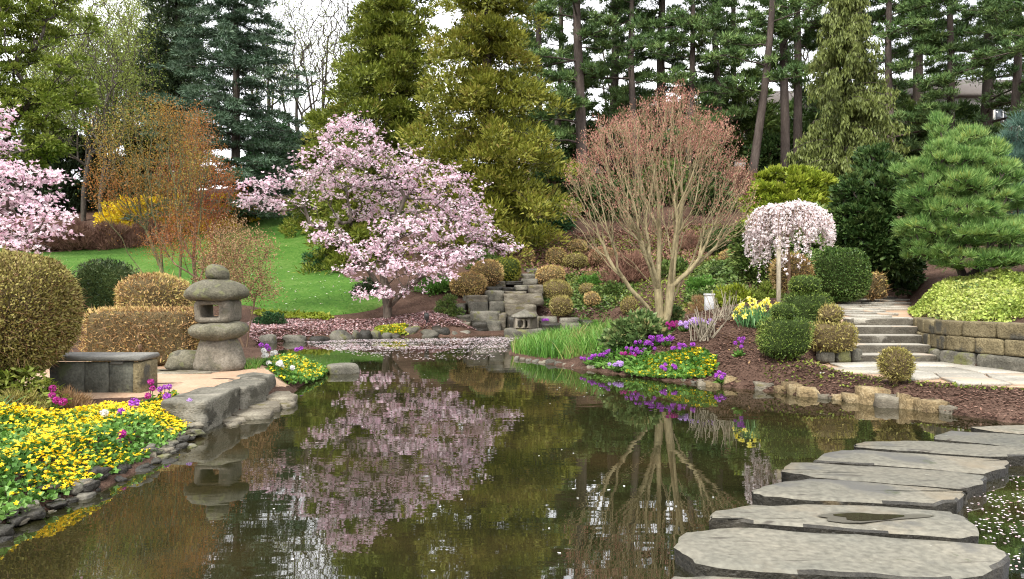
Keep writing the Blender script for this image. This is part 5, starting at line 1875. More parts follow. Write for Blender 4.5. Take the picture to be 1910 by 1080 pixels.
# ------------------------------------------------------------------ broadleaf trees along the back, left half
def bare(label, px, d, h, w, seed, ntip, leafm=None, nleaf=0, L=.12, bark='greybark', r0=.15, forks=3, group='trees behind the lawn', rt=.011):
    o = gbase(px, d, .2)
    r = RNG(seed)
    root = thing('broadleaf_tree', label, 'tree', o, group)
    bl = [(0, 0, h * .72, w, w, h * .30), (-.5 * w, 0, h * .5, w * .6, w * .6, h * .2), (.5 * w, .2, h * .55, w * .6, w * .6, h * .2)]
    T = in_blobs(r, ntip, bl)
    seeds = [[(0, 0, -.2), (r.normal() * .1, 0, h * .15), (r.normal() * .2, 0, h * .32), (r.normal() * .3, 0, h * .55)]]
    for k in range(forks):
        a = r.uniform(0, 6.28)
        j = seeds[0][1 + k % 2]
        seeds.append([j, (j[0] + math.cos(a) * w * .2, math.sin(a) * w * .2, j[2] + h * .12), (j[0] + math.cos(a) * w * .4, math.sin(a) * w * .4, j[2] + h * .32)])
    Nn, par, dr, tips = mst([np.array(s, float) for s in seeds], T, .35, .6, .4, .4, seed, .08)
    rad = radii(par, r0, rt)
    skeleton(Nn, par, rad, 7, 3, .04).build('trunk', M[bark], root, True)
    if leafm:
        thin = np.where(rad < rt * 2.5)[0]
        pick = r.choice(thin, nleaf)
        P = Nn[pick] + r.normal(size=(nleaf, 3)) * .16
        V, Fq = leaves(P, nrm(unit(r, nleaf) + UP * .2), L * r.uniform(.6, 1.3, nleaf), L * .7, r)
        t = np.clip(.5 + .4 * wav(P, .25, seed, 2) + r.normal(size=nleaf) * .2, 0, 1)
        MB().add(V, Fq, t).build('crown', M[leafm], root)
    return root


bA = bare('bare grey tree with sparse young leaves left of the golden cedars', 560, 52, 15, 3.6, 111, 900, 'lime', 2600, .11)
bB = bare('bare grey tree against the sky beside the further golden cedar', 640, 56, 17, 3.4, 112, 950, 'lime', 800, .1)
bC = bare('bare tree with spring leaves between magnolia and gold maple', 155, 44, 13, 3.0, 113, 800, 'lime', 9500, .11, 'greybark')
for src, px, d, rz, sc, lab in [(bA, 500, 58, 2.0, 1.05, 'bare tree with sparse leaves close to the blue cedar tips'), (bB, 600, 62, 4.0, 1.1, 'distant bare tree between two nearer bare trees'),
                                (bB, 690, 60, 1.0, 1.1, 'bare tree half hidden by the further golden cedar'), (bC, 215, 48, 3.0, 1.1, 'tall light green leafing tree above the gold maple'),
                                (bB, 110, 54, 5.0, 1.15, 'bare tree standing high behind the left magnolia'), (bC, 265, 53, 1.1, 1.1, 'light green leafing tree beside the dark round topped cedar'),
                                (bB, 245, 60, 3.6, 1.15, 'far bare tree against the grey sky left of the dark cedar'), (bA, 190, 42, 4.4, .85, 'thin leafing tree directly above the forsythia'),
                                (bC, 85, 47, 2.1, 1.15, 'light green leafing tree beside the upper left corner tree'), (bC, 185, 55, .3, 1.3, 'tall pale leafing tree behind the gold maple top'), (bC, 300, 57, 5.2, 1.2, 'pale leafing tree behind the rusty maple top'), (bB, 1500, 60, 1.7, 1.0, 'far bare tree seen between the twin trunks and the weeping cedar'), (bB, 1150, 62, 2.2, 1.0, 'far bare tree seen between the pines over the maple'),
                                (bA, 1330, 60, 3.2, 1.0, 'far leafing tree right of the maple top'), (bB, 960, 60, .7, 1.05, 'far bare tree peeping out right of the golden cedar top')]:
    copy_thing(src, gbase(px, d, .2), rz, sc, lab)
clump_tree('yellow_green_tree', 'big yellow green leafy tree in the upper left corner', gbase(-60, 32), blobs_px([(10, 60, 100, 80, 32), (-20, 160, 110, 70, 32), (60, 200, 80, 50, 31.5), (90, 250, 60, 50, 31.5), (20, 280, 80, 50, 32), (130, 160, 50, 60, 32), (60, 20, 120, 60, 33)], 1.0),
           300, .42, 110, .16, .085, 'olive', [[(0, 0, 0), (.2, 0, 2), (.3, 0, 4), (.6, 0, 6.5)], [(.2, 0, 2), (1.2, 0, 4), (2, 0, 6)]], .2, 'greybark', 121, up=.1, shellness=.2, flat=.5, kind='leaf', rt=.02)
DK = [('dark evergreen thicket tree behind the gold maple, leftmost', 130, 47, 5.2, 1.9), ('dark evergreen tree behind the gold maple crown', 215, 49, 5.6, 2.2), ('dark evergreen tree behind the rusty maple', 300, 50, 5.6, 2.2),
      ('dark evergreen tree under the left magnolia boughs', 40, 46, 5.0, 2.4), ('dark evergreen between blue cedar and magnolia top', 520, 52, 4.6, 2.2), ('dark green evergreen below the bare trees', 590, 50, 3.8, 2.2)]
for i, (lab, px, d, h, w) in enumerate(DK):
    o = gbase(px, d)
    clump_tree('evergreen_tree', lab, o, [(o[0], o[1], o[2] + h * .5, w, w * .8, h * .5), (o[0] + .5, o[1], o[2] + h * .3, w * .9, w * .8, h * .32)], 200, .5, 80, .34, .13, 'darkcedar' if i != 4 else 'juniper',
               [[(0, 0, 0), (0, 0, h * .4), (0, 0, h * .7)]], .12, 'bark', 130 + i, up=.1, shellness=.5, kind='blade', rt=.02)
DK2 = [('dark evergreen hiding the hill crest left of the pine row', 1050, 52, 5.5, 2.6), ('dark evergreen on the crest behind the maple, left', 1165, 53, 5.0, 2.8), ('dark evergreen on the crest right behind the maple top', 1285, 52, 5.2, 2.8),
       ('tall dark evergreen on the crest behind the leaning pine', 1385, 50, 6.5, 2.4), ('dark evergreen on the crest between the twin trunks and the weeping cedar', 1505, 52, 5.2, 2.4), ('dark evergreen on the crest right of the tall weeping cedar', 1660, 44, 4.2, 2.6),
       ('dark evergreen on the crest above the white pine', 1765, 42, 4.0, 2.4), ('dark evergreen mass below the cream house', 1850, 44, 2.6, 2.6)]
for i, (lab, px, d, h, w) in enumerate(DK2):
    o = gbase(px, d)
    clump_tree('evergreen_tree', lab, o, [(o[0], o[1], o[2] + h * .5, w, w * .8, h * .5), (o[0] + .5, o[1], o[2] + h * .3, w * 1.0, w * .8, h * .32)], 190, .5, 80, .34, .13, 'rhodo' if i % 2 else 'pine',
               [[(0, 0, 0), (0, 0, h * .4), (0, 0, h * .7)]], .12, 'bark', 150 + i, up=.1, shellness=.45, kind='blade', rt=.02)

# ------------------------------------------------------------------ loose shrubs
def bushy(name, label, px, d, w, h, mat, seed, nclump=60, rc=.2, nper=90, L=.1, W=.04, kind='leaf', up=.2, base_py=None, cat='shrub', depth=None, jit=.6, low=.5, group=None, sink=.05):
    """an unclipped shrub, w and h in photo pixels"""
    s = d / FPX
    o = gbase(px, d, sink)
    if base_py is not None:
        o[2] = Z(base_py, d)
    r = RNG(seed)
    root = thing(name, label, cat, o, group)
    a, c = w * s / 2, h * s
    b_ = depth if depth else a * .8
    u = unit(r, nclump)
    u[:, 2] = np.abs(u[:, 2])
    C = u * (r.random((nclump, 1)) ** .45) * np.array([a - rc * .5, b_ - rc * .3, max(.02, c - rc * .6)])
    mb = MB()
    st_ = np.c_[r.normal(size=(nclump, 2)) * a * .12, np.full(nclump, -.05)]
    md = (st_ + C) / 2 + np.c_[np.zeros((nclump, 2)), np.abs(C[:, 2]) * .12]
    tw = max(.006, .02 * a)
    mb.add(*frusta(st_, md, np.full(nclump, tw), np.full(nclump, tw * .8), 4))
    mb.add(*frusta(md, C, np.full(nclump, tw * .8), np.full(nclump, tw * .4), 4))
    mb.build('stem', M['twig'], root)
    V, Fq, t = clumpset(r, C, np.array([rc, rc, rc * .8]), nper, L, W, up, jit, low, kind, .1, .45, nrm(C + 1e-6) * .4)
    MB().add(V, Fq, t).build('foliage', M[mat], root)
    return root


for i, (px, d, w, h, lab) in enumerate(((245, 40, 130, 70, 'bright yellow forsythia left of the gold maple stems'), (310, 41, 110, 70, 'bright yellow forsythia seen through the gold maple stems'), (405, 41, 80, 62, 'bright yellow forsythia at the foot of the blue cedar'), (455, 43, 50, 50, 'small yellow forsythia right of the cedar trunk'))):
    bushy('forsythia', lab, px, d, w, h * 1.25, 'forsythia', 200 + i, 110, .34, 70, .16, .09, group='forsythia beyond the lawn')
for i, (px, d, w, h, lab) in enumerate(((140, 36.5, 110, 62, 'brown leafless shrub behind the left end of the lawn'), (215, 37, 110, 58, 'brown leafless shrub below the forsythia'), (60, 36, 110, 66, 'brown leafless shrub behind the left magnolia'), (280, 38, 90, 50, 'brown leafless shrub behind the gold maple stems'))):
    bushy('brown_shrub', lab, px, d, w, h, 'brownshrub', 210 + i, 120, .3, 70, .3, .03, 'blade', up=.9, group='brown shrubs beyond the lawn')
UNDER = [  # px, d, w, h, material, label
    (985, 33, 90, 40, 'juniper', 'low spreading juniper under the tall golden cedar'), (1035, 34.5, 80, 36, 'juniper', 'low juniper patch behind the highest tan shrub'), (1030, 38, 90, 130, 'hinoki', 'dark evergreen shrub between golden cedar and maple'),
    (1095, 37, 80, 100, 'rhodo', 'evergreen shrub behind the left maple branches'), (1150, 36, 100, 90, 'hinoki', 'dark evergreen shrub behind the middle of the maple'), (1240, 38, 110, 90, 'rhodo', 'evergreen shrub behind the maple stems'),
    (1330, 35, 90, 80, 'hinoki', 'dark evergreen shrub right of the maple stems'), (1380, 37, 90, 80, 'brownshrub', 'brown shrub on the slope below the twin pine trunks'), (1310, 43, 120, 90, 'hinoki', 'dark thicket shrub under the hilltop pines'),
    (1440, 43, 110, 80, 'hinoki', 'dark thicket shrub at the foot of the twin pines'), (1200, 45, 120, 80, 'hinoki', 'dark thicket shrub on the hilltop behind the maple'), (1530, 38, 90, 130, 'hinoki', 'dark shrub behind the short weeping cedar'),
    (1690, 32, 110, 90, 'darkcedar', 'dark shrub beneath the pines left of the white pine'), (1760, 33, 90, 80, 'hinoki', 'dark shrub hidden behind the top of the white pine'), (1860, 31, 110, 70, 'brownshrub', 'rust brown shrub on the slope below the pale house'), (1720, 24, 80, 80, 'rhodo', 'evergreen shrub between dark conifer and white pine'),
    (905, 27.5, 70, 40, 'rhodo', 'evergreen shrub behind the moss green clipped shrub'), (600, 30, 80, 44, 'juniper', 'dark juniper under the left of the magnolia crown'), (688, 24.5, 70, 34, 'darkcedar', 'low black green juniper beside the magnolia trunk'), (505, 20.5, 60, 30, 'juniper', 'low dark juniper bough between lantern and lawn'),
    (840, 22.4, 60, 44, 'rhodo', 'green leafed shrub left of the waterfall blocks'), (815, 24.5, 90, 34, 'greenleaf', 'fresh green low shrub behind the magnolia trunk'), (1105, 26, 60, 26, 'greenleaf', 'fresh green leafy clump among the clipped shrubs'), (1140, 24.6, 70, 30, 'rhodo', 'low evergreen clump behind the small tan ball'),
    (1175, 25.5, 120, 64, 'brownshrub', 'brown twiggy shrub behind the maple trunk'), (1260, 24.5, 80, 34, 'rhodo', 'evergreen clump right behind the maple trunk'), (1310, 20, 70, 36, 'greenleaf', 'grey green clump on the slope near the white post'),
    (1365, 16.2, 90, 46, 'charteuse', 'loose yellow green spring shrub behind the daffodils'), (1430, 16.4, 80, 44, 'lime', 'thin yellow green shrub left of the topiary'), (1300, 17, 50, 40, 'dryblade', 'dry brown fern clump behind the maple trunk'), (1095, 22.8, 60, 20, 'greenleaf', 'pale green perennial clump on the rocks by the inlet'), (1060, 23.6, 50, 16, 'rhodo', 'low green clump beside the lowest olive shrub'),
    (1290, 29, 70, 40, 'brownshrub', 'red brown twiggy shrub on the slope behind the maple'), (1400, 27, 80, 60, 'rhodo', 'evergreen shrub left of the chartreuse cypress'), (960, 37, 60, 90, 'hinoki', 'dark shrub tucked against the tall golden cedar'),
    (880, 34, 80, 50, 'hinoki', 'dark shrub under the tall golden cedar skirts'), (770, 34, 90, 60, 'hinoki', 'dark shrub behind the magnolia crown'),
]
for i, (px, d, w, h, mt, lab) in enumerate(UNDER):
    s = d / FPX
    rc = np.clip(w * s * .12, .09, .42)
    n = int(np.clip(26 + (w * h) / 75, 30, 150))
    bl = mt in ('brownshrub', 'dryblade')
    bushy('shrub', lab, px, d, w, h, mt, 230 + i, n, rc, 40, rc * (.9 if bl else .62), rc * (.10 if bl else .33), 'blade' if bl else 'leaf', up=.8 if bl else .25, group='shrubs on the slope')

# the leafy clump at the maple foot and the cut stems
bushy('leafy_perennial', 'broad leaved green clump wrapped round the foot of the maple', 1192, 12.9, 132, 62, 'darkleaf', 301, 130, .12, 34, .10, .06, up=.1)
bushy('leafy_perennial', 'broad leaved green clump right of the maple trunk', 1255, 13.6, 44, 36, 'darkleaf', 302, 40, .1, 40, .08, .05, up=.1)


def stems(label, px, d, n, h, spread, mat, seed, w=.012, name='dry_stems', cat='shrub'):
    r = RNG(seed)
    o = gbase(px, d, .03)
    root = thing(name, label, cat, o)
    b_ = r.normal(size=(n, 3)) * np.array([spread * .25, spread * .25, 0])
    D = nrm(np.c_[r.normal(size=(n, 2)) * .45, np.ones(n)])
    ln = h * r.uniform(.5, 1.1, n)
    mid = b_ + D * ln[:, None] * .5 + r.normal(size=(n, 3)) * .01
    mb = MB()
    mb.add(*frusta(b_, mid, np.full(n, w), np.full(n, w * .8), 5))
    mb.add(*frusta(mid, b_ + D * ln[:, None], np.full(n, w * .8), np.full(n, w * .45), 5))
    mb.build('stalk', M[mat], root, kind='stuff')


stems('bundle of cut tan stems fanning out right of the maple', 1312, 12.1, 46, .52, .3, 'stake', 311)
stems('second bundle of bare tan stems beside the daffodils', 1350, 12.9, 30, .62, .35, 'stake', 312, .009)

# ------------------------------------------------------------------ flower beds
def scatter(r, poly, n):
    poly = np.asarray(poly, float)
    lo, hi = poly.min(0), poly.max(0)
    out = []
    c = 0
    while c < n:
        q = r.uniform(lo, hi, (n * 2, 2))
        q = q[psd(q, poly) > 0]
        out.append(q)
        c += len(q)
    return np.concatenate(out)[:n]


def bed(name, label, poly, nleaf, nfl, hgt, seed, leafm='greenleaf', flm='yellowfl', L=.055, fs=.017, W=.9):
    r = RNG(seed)
    poly = np.asarray(poly, float)
    c = poly.mean(0)
    z = gz(*c)
    root = link(name, None, None, (c[0], c[1], z), label=label, category='flower bed', kind='stuff')
    o = np.array([c[0], c[1], z])
    Q = scatter(r, poly, nleaf)
    dome = lambda q: hgt * (.4 + .6 * sstep(0, .35, psd(q, poly))) * (1 + .55 * wav(np.c_[q, q[:, :1] * 0], 1.0, seed, 3))
    hh = dome(Q)
    P = np.c_[Q, np.maximum(ground(Q), .02) + hh * r.random(nleaf) ** .5]
    D = nrm(np.c_[r.normal(size=(nleaf, 2)), r.uniform(.0, .9, nleaf)])
    V, Fq = leaves(P - o, D, L * r.uniform(.6, 1.3, nleaf), L * W, r, .12)
    MB().add(V, Fq, np.clip(.5 + .3 * wav(P, .8, seed + 1, 2) + r.normal(size=nleaf) * .22, 0, 1)).build('foliage', M[leafm], root, kind='stuff')
    if nfl:
        Q = scatter(r, poly, nfl * 2)
        k = r.random(len(Q)) < np.clip(.5 + .7 * wav(np.c_[Q, Q[:, :1] * 0], .7, seed + 2, 2), .08, 1)
        Q = Q[k][:nfl]
        P = np.c_[Q, np.maximum(ground(Q), .02) + dome(Q) * r.uniform(.88, 1.2, len(Q)) + .01]
        V, Fq, t = flowers(r, P - o, nrm(UP + unit(r, len(Q)) * .5), fs * r.uniform(.8, 1.3, len(Q)), 5, .35)
        MB().add(V, Fq, t).build('blossom', M[flm], root, kind='stuff')
    return root


BED1 = smooth([(-3.03, 3.6), (-3.05, 4.6), (-3.02, 5.5), (-3.0, 6.3), (-3.15, 7.4), (-3.2, 7.95), (-3.7, 8.0), (-4.1, 7.55), (-4.5, 6.9), (-5.0, 6.3), (-5.6, 5.2), (-5.4, 3.6)], 1)
bed('marigold_bed', 'yellow marsh marigolds spilling down the near left bank', BED1, 22000, 6500, .15, 401, fs=.018, L=.042)
BED2 = smooth([(-3.12, 10.25), (-2.95, 10.9), (-2.92, 11.6), (-3.05, 12.4), (-3.5, 13.0), (-3.9, 12.5), (-3.7, 11.4), (-3.45, 10.5)], 1)
bed('marigold_bed', 'yellow marsh marigolds between the lantern and the pond', BED2, 3400, 620, .10, 402, fs=.022, L=.06)
BED3 = smooth([(1.75, 12.0), (2.05, 11.6), (2.45, 11.25), (2.9, 11.0), (3.1, 11.25), (3.0, 11.8), (2.5, 12.05), (2.1, 12.2)], 1)
bed('marigold_bed', 'yellow marsh marigolds below the maple on the right bank', BED3, 3600, 900, .08, 403, fs=.022, L=.06)
bed('marigold_bed', 'small yellow green marigold tuft among the far shore boulders', [pp(700, 0, 20.3), pp(760, 0, 20.3), pp(758, 0, 20.9), pp(702, 0, 20.9)], 700, 150, .14, 404, leafm='charteuse', fs=.03, L=.08)
bed('primrose_leaves', 'fresh green primrose leaves below the maple at the pond edge', smooth([(1.25, 12.9), (1.75, 12.1), (2.05, 11.75), (2.3, 12.4), (2.0, 13.0), (1.5, 13.3)], 1), 1500, 0, .10, 405, L=.1, W=.45)
bed('groundcover', 'yellow green leafy groundcover spilling over the block wall', smooth([(6.55, 11.35), (6.72, 12.3), (7.15, 13.4), (7.7, 14.6), (9.2, 15.4), (10.4, 14.6), (10.2, 12.4), (9.2, 11.6), (7.9, 11.3), (7.1, 10.95), (6.75, 10.85)], 1), 26000, 0, .17, 406, leafm='cover', L=.055, W=.75)
bed('groundcover', 'bright yellow green low plants along the foot of the lawn', smooth([pp(480, 0, 21.6), pp(560, 0, 21.5), pp(620, 0, 21.4), pp(618, 0, 21.9), pp(540, 0, 22.1), pp(470, 0, 22.1)], 1), 1500, 0, .14, 407, leafm='charteuse', L=.12, W=.6)
bed('groundcover', 'low grey green plants on the slope near the white post', smooth([pp(1270, 0, 18.5), pp(1350, 0, 18), pp(1400, 0, 20), pp(1380, 0, 24), pp(1290, 0, 23)], 1), 3500, 0, .18, 408, leafm='rhodo', L=.12, W=.5)
bed('groundcover', 'low mixed plants on the slope behind the small lantern', smooth([pp(1000, 0, 22.8), pp(1180, 0, 22.8), pp(1200, 0, 27), pp(1100, 0, 28), pp(1010, 0, 27)], 1), 6000, 0, .07, 409, leafm='rhodo', L=.12, W=.5)
bed('groundcover', 'brown dead leaves and low stems on the upper slope', smooth([pp(960, 0, 27), pp(1200, 0, 27), pp(1330, 0, 25), pp(1360, 0, 33), pp(1150, 0, 34), pp(960, 0, 33)], 1), 8000, 0, .06, 410, leafm='brownshrub', L=.14, W=.5)
bed('groundcover', 'olive weeds between the clipped shrubs on the rockery slope', smooth([pp(980, 0, 26), pp(1100, 0, 25), pp(1240, 0, 20), pp(1290, 0, 17), pp(1420, 0, 17), pp(1420, 0, 27), pp(1380, 0, 33), pp(1150, 0, 33), pp(960, 0, 33)], 1), 9000, 0, .07, 413, leafm='olive', L=.11, W=.45)
bed('groundcover', 'sparse small green weeds on the mulch bank near the edging stones', smooth([(3.3, 10.7), (4.2, 9.7), (5.2, 8.95), (6.2, 8.3), (6.0, 8.6), (5.2, 9.2), (4.6, 9.8), (4.2, 10.8)], 1), 420, 0, .05, 411, leafm='olive', L=.05, W=.5)
bed('groundcover', 'tall green and tan leaves in front of the huge loose shrub', smooth([(-4.3, 7.3), (-4.7, 7.9), (-5.6, 7.9), (-6.2, 6.6), (-5.4, 6.0), (-4.7, 6.7)], 1), 3400, 0, .34, 412, leafm='olive', L=.09, W=.3)
bushy('brown_shrub', 'rusty little shrub in front of the stone bench', 128, 7.55, 90, 50, 'dryblade', 321, 60, .1, 60, .09, .012, 'blade', up=.6)
bushy('brown_shrub', 'tan twiggy shrub at the left edge below the huge loose shrub', 30, 7.1, 120, 66, 'tangreen', 322, 80, .1, 60, .07, .014, 'blade', up=.5)


def tuft(name, label, poly, n, h, w, mat, seed, lean=.25, cat='grass', kind='stuff'):
    """upright strap leaves in three bending segments"""
    r = RNG(seed)
    poly = np.asarray(poly, float)
    c = poly.mean(0)
    o = np.array([c[0], c[1], gz(*c)])
    Q = scatter(r, poly, n)
    P = np.c_[Q, np.maximum(ground(Q), .0) - .01]
    D = nrm(np.c_[r.normal(size=(n, 2)) * lean, np.ones(n)])
    hh = h * r.uniform(.35, 1.2, n)[:, None] * (1 + .25 * wav(P, .6, seed + 4, 2))[:, None]
    sd = nrm(np.cross(D, unit(r, n)))
    out = nrm(np.c_[D[:, :2] + r.normal(size=(n, 2)) * .1, np.zeros(n)])
    V = np.empty((n, 7, 3))
    for k, (f, ww, bd) in enumerate(((0, 1, 0), (.4, .9, .03), (.75, .6, .12))):
        m = P + D * hh * f + out * hh * bd
        V[:, 2 * k] = m - sd * w * ww * .5
        V[:, 2 * k + 1] = m + sd * w * ww * .5
    V[:, 6] = P + D * hh + out * hh * .28
    i = np.arange(n)[:, None] * 7
    q = np.concatenate([i + np.array([0, 1, 3, 2]), i + np.array([2, 3, 5, 4])])
    t3 = i + np.array([4, 5, 6])
    ti = np.clip(.5 + .25 * wav(P, .8, seed, 2) + r.normal(size=n) * .2, 0, 1)
    me = mesh(name, V.reshape(-1, 3) - o, [t3, q], M[mat], np.r_[ti, ti, ti])
    if kind == 'stuff':
        return link(name, me, None, o, label=label, category=cat, kind='stuff')
    root = thing(name, label, cat, o)
    link('foliage', me, root)
    return root


IRIS = smooth([(.02, 15.3), (.0, 16.2), (.3, 16.75), (1.2, 17.0), (2.2, 16.2), (2.2, 14.6), (1.75, 13.6), (1.2, 13.4), (.55, 14.1)], 1)
tuft('iris_grass', 'bright green iris blades on the tip of the peninsula', IRIS, 5200, .34, .016, 'blade', 421, .16)
tuft('iris_grass', 'fresh green grass tuft beside the foot of the stone lantern', smooth([gpt(452, 690, .3), gpt(484, 688, .3), gpt(484, 680, .3), gpt(455, 680, .3)], 1), 420, .20, .009, 'blade', 422, .35)
tuft('strap_leaves', 'dark green strap leaves behind the near marigolds at the left edge', smooth([(-4.5, 6.55), (-4.75, 6.9), (-5.0, 6.8), (-4.8, 6.4)], 1), 220, .30, .014, 'daffleaf', 423, .45)
tuft('lawn_grass', 'short blades of the mown lawn', LAWN, 16000, .085, .035, 'grass', 424, .5)

# daffodils
o = gbase(1405, 12.4, .0)
r = RNG(431)
df = thing('daffodil_clump', 'clump of pale yellow daffodils beside the urn topiary', 'flowers', o)
n = 190
P = np.c_[r.normal(size=(n, 2)) * np.array([.13, .1]), np.zeros(n)]
D = nrm(np.c_[r.normal(size=(n, 2)) * .28, np.ones(n)])
V, Fq = leaves(P, D, r.uniform(.28, .42, n), .022, r, .08)
MB().add(V, Fq, r.random(n)).build('leaf_blades', M['daffleaf'], df, kind='stuff')
heads = [(1372, 577), (1379, 572), (1384, 568), (1379, 583), (1390, 580), (1398, 565), (1397, 557), (1403, 575), (1410, 572), (1408, 562), (1418, 568), (1414, 583), (1425, 564), (1424, 578), (1434, 567), (1440, 572), (1389, 590), (1417, 591), (1449, 566), (1370, 589), (1402, 585), (1432, 560)]
for px, py in heads:
    dd = 12.4 + r.normal() * .12
    h = at(px, py, dd) - o
    b0 = np.array([h[0] * .4, h[1] * .4, 0])
    V, Fs = tube([b0, b0 * .6 + h * .4 + np.array([0, 0, .05]), h + np.array([0, .02, 0])], .004, 5)
    stm = link('stem', mesh('daffodil_stem', V, Fs, M['daffleaf']), df)
    face = nrm(np.array([r.normal() * .5, -1, .1]))
    mbf = MB()
    V, Fq, t = flowers(r, h[None], face[None], np.array([.06]), 6, .15)
    mbf.add(V, Fq, t * .5 + .2)
    V, Fs = tube([h, h + face * .018, h + face * .03], [.009, .012, .017], 8)
    mbf.add(V, Fs[0], 1.0)
    mbf.build('flower', M['daff'], df)


# primroses with globe heads
def primrose(label, x, y, zs, mat, seed, leafy_=True, heads=None, size=.028, group=None):
    """heads: list of (dx, dy, height)"""
    r = RNG(seed)
    o = np.array([x, y, gz(x, y)])
    root = thing('primrose', label, 'flower', o, group)
    if leafy_:
        n = 26
        D = nrm(np.c_[r.normal(size=(n, 2)), r.uniform(.4, 1.2, n)])
        V, Fq = leaves(np.zeros((n, 3)), D, r.uniform(.09, .15, n), .045, r, .1)
        MB().add(V, Fq, r.random(n)).build('leaf_rosette', M['greenleaf'], root)
    for dx, dy, h in heads:
        p = np.array([dx, dy, h])
        V, Fs = tube([(dx * .3, dy * .3, -.02), (dx * .7, dy * .7, h * .6), p], .004, 5)
        s_ = link('stem', mesh('primrose_stem', V, Fs, M['greenleaf']), root)
        k = 38
        u_ = unit(r, k)
        V, Fq, t = flowers(r, p + u_ * size * .7, u_, np.full(k, size * .75), 3, .6)
        MB().add(V, Fq, t).build('flower_head', M[mat], root)


GP_ = 'globe primroses in the left bed'
G3 = lambda u_, v_: (u_ * .3704, 680 + v_ * .3704)
LEFTP = [((758, 88), 7.85, 'magentafl', 'tallest dark magenta globe primrose in front of the terrace', .03), ((768, 120), 7.75, 'magentafl', 'magenta globe primrose just below the tallest one', .025), ((806, 124), 7.85, 'purplefl', 'purple globe primrose between the tallest one and the purple pair', .025),
         ((830, 112), 7.95, 'purplefl', 'left head of the high pair of purple globe primroses by the terrace', .022), ((852, 112), 7.95, 'purplefl', 'right head of the high pair of purple globe primroses by the terrace', .026), ((745, 157), 7.6, 'magentafl', 'magenta globe primrose low at the back of the marigolds', .028),
         ((840, 160), 7.6, 'purplefl', 'wide purple globe primrose under the high purple pair', .034), ((955, 185), 7.5, 'lilacfl', 'lone lilac primrose against the long quay block', .028), ((675, 195), 7.2, 'purplefl', 'large bright purple primrose cluster amid the marigolds', .045), ((610, 237), 6.9, 'purplefl', 'purple globe primrose beside the white one', .03),
         ((525, 245), 6.8, 'whitefl', 'only white primrose in the near marigold bed', .03), ((617, 348), 6.3, 'magentafl', 'round magenta globe primrose in the middle of the near marigolds', .028), ((460, 358), 6.2, 'magentafl', 'magenta globe primrose left of the middle of the near marigolds', .027), ((472, 388), 6.1, 'magentafl', 'wide magenta primrose lowest in the near marigolds', .034), ((600, 382), 6.25, 'magentafl', 'small dark magenta primrose under the round magenta one', .018),
         ((267, 120), 7.3, 'magentafl', 'highest magenta primrose in front of the rusty little shrub', .03), ((262, 155), 7.2, 'magentafl', 'dark magenta primrose in the shade of the rusty little shrub', .028), ((285, 178), 7.15, 'magentafl', 'magenta primrose low before the rusty little shrub', .03), ((318, 188), 7.1, 'magentafl', 'magenta primrose at the right foot of the rusty little shrub', .032)]
for i, ((u_, v_), d, mt, lab, sz) in enumerate(LEFTP):
    px, py = G3(u_, v_)
    x, zz = X(px, d), Z(py, d)
    g0 = gz(x, d)
    primrose(lab, x, d, 0, mt, 440 + i, False, [(0, 0, max(.1, zz - g0))], sz, GP_)
RP = [(1100, 12.9, 'purplefl', 'leftmost purple primrose below the iris blades', 1), (1118, 12.8, 'purplefl', 'bright purple primrose clump right below the iris', 5), (1136, 12.75, 'purplefl', 'purple primrose clump nearest the leafy clump on its left', 5), (1152, 12.2, 'lilacfl', 'small lilac primrose at the left end of the right marigolds', 3),
      (1188, 12.35, 'purplefl', 'purple primrose clump in the back row, first from the left', 6), (1206, 12.4, 'purplefl', 'purple primrose clump in the back row, second from the left', 6), (1224, 12.45, 'purplefl', 'purple primrose clump in the back row, third from the left', 6), (1232, 12.75, 'magentafl', 'deep magenta primrose clump in front of the maple trunk', 6), (1250, 12.8, 'magentafl', 'deep magenta primrose clump right of the maple trunk', 5),
      (1172, 12.35, 'magentafl', 'dark magenta primrose low before the leafy clump', 3), (1245, 12.3, 'purplefl', 'purple primrose just behind the right marigolds', 4), (1275, 12.6, 'lilacfl', 'lilac primrose clump behind the right end of the marigolds', 5), (1295, 12.65, 'lilacfl', 'pale lilac primrose clump at the right end of the row', 6), (1312, 12.5, 'lilacfl', 'last lilac primrose clump at the end of the row', 5), (1270, 11.9, 'purplefl', 'purple primrose standing in the right marigolds', 3), (1255, 11.5, 'purplefl', 'dark purple primrose at the front of the right marigolds', 2)]
r = RNG(480)
for i, (px, d, mt, lab, k) in enumerate(RP):
    hs = [(r.normal() * .085, r.normal() * .05, r.uniform(.07, .16)) for _ in range(int(k * 2.8) + 2)]
    primrose(lab, X(px, d), d, 0, mt, 500 + i, True, hs, .026, 'primroses below the maple')
primrose('short purple primrose by the first buff edging stones', X(1345, 10.75), 10.75, 0, 'purplefl', 521, True, [(-.07, 0, .12), (-.02, .02, .16), (.04, 0, .13), (.0, -.04, .1)], .028, 'lone primroses on the mulch')
primrose('tall purple primrose alone on the mulch left of the urn topiary', X(1379, 11.2), 11.2, 0, 'purplefl', 522, True, [(-.06, 0, .2), (.0, .02, .26), (.04, 0, .22), (.02, -.04, .15), (.06, 0, .27)], .026, 'lone primroses on the mulch')
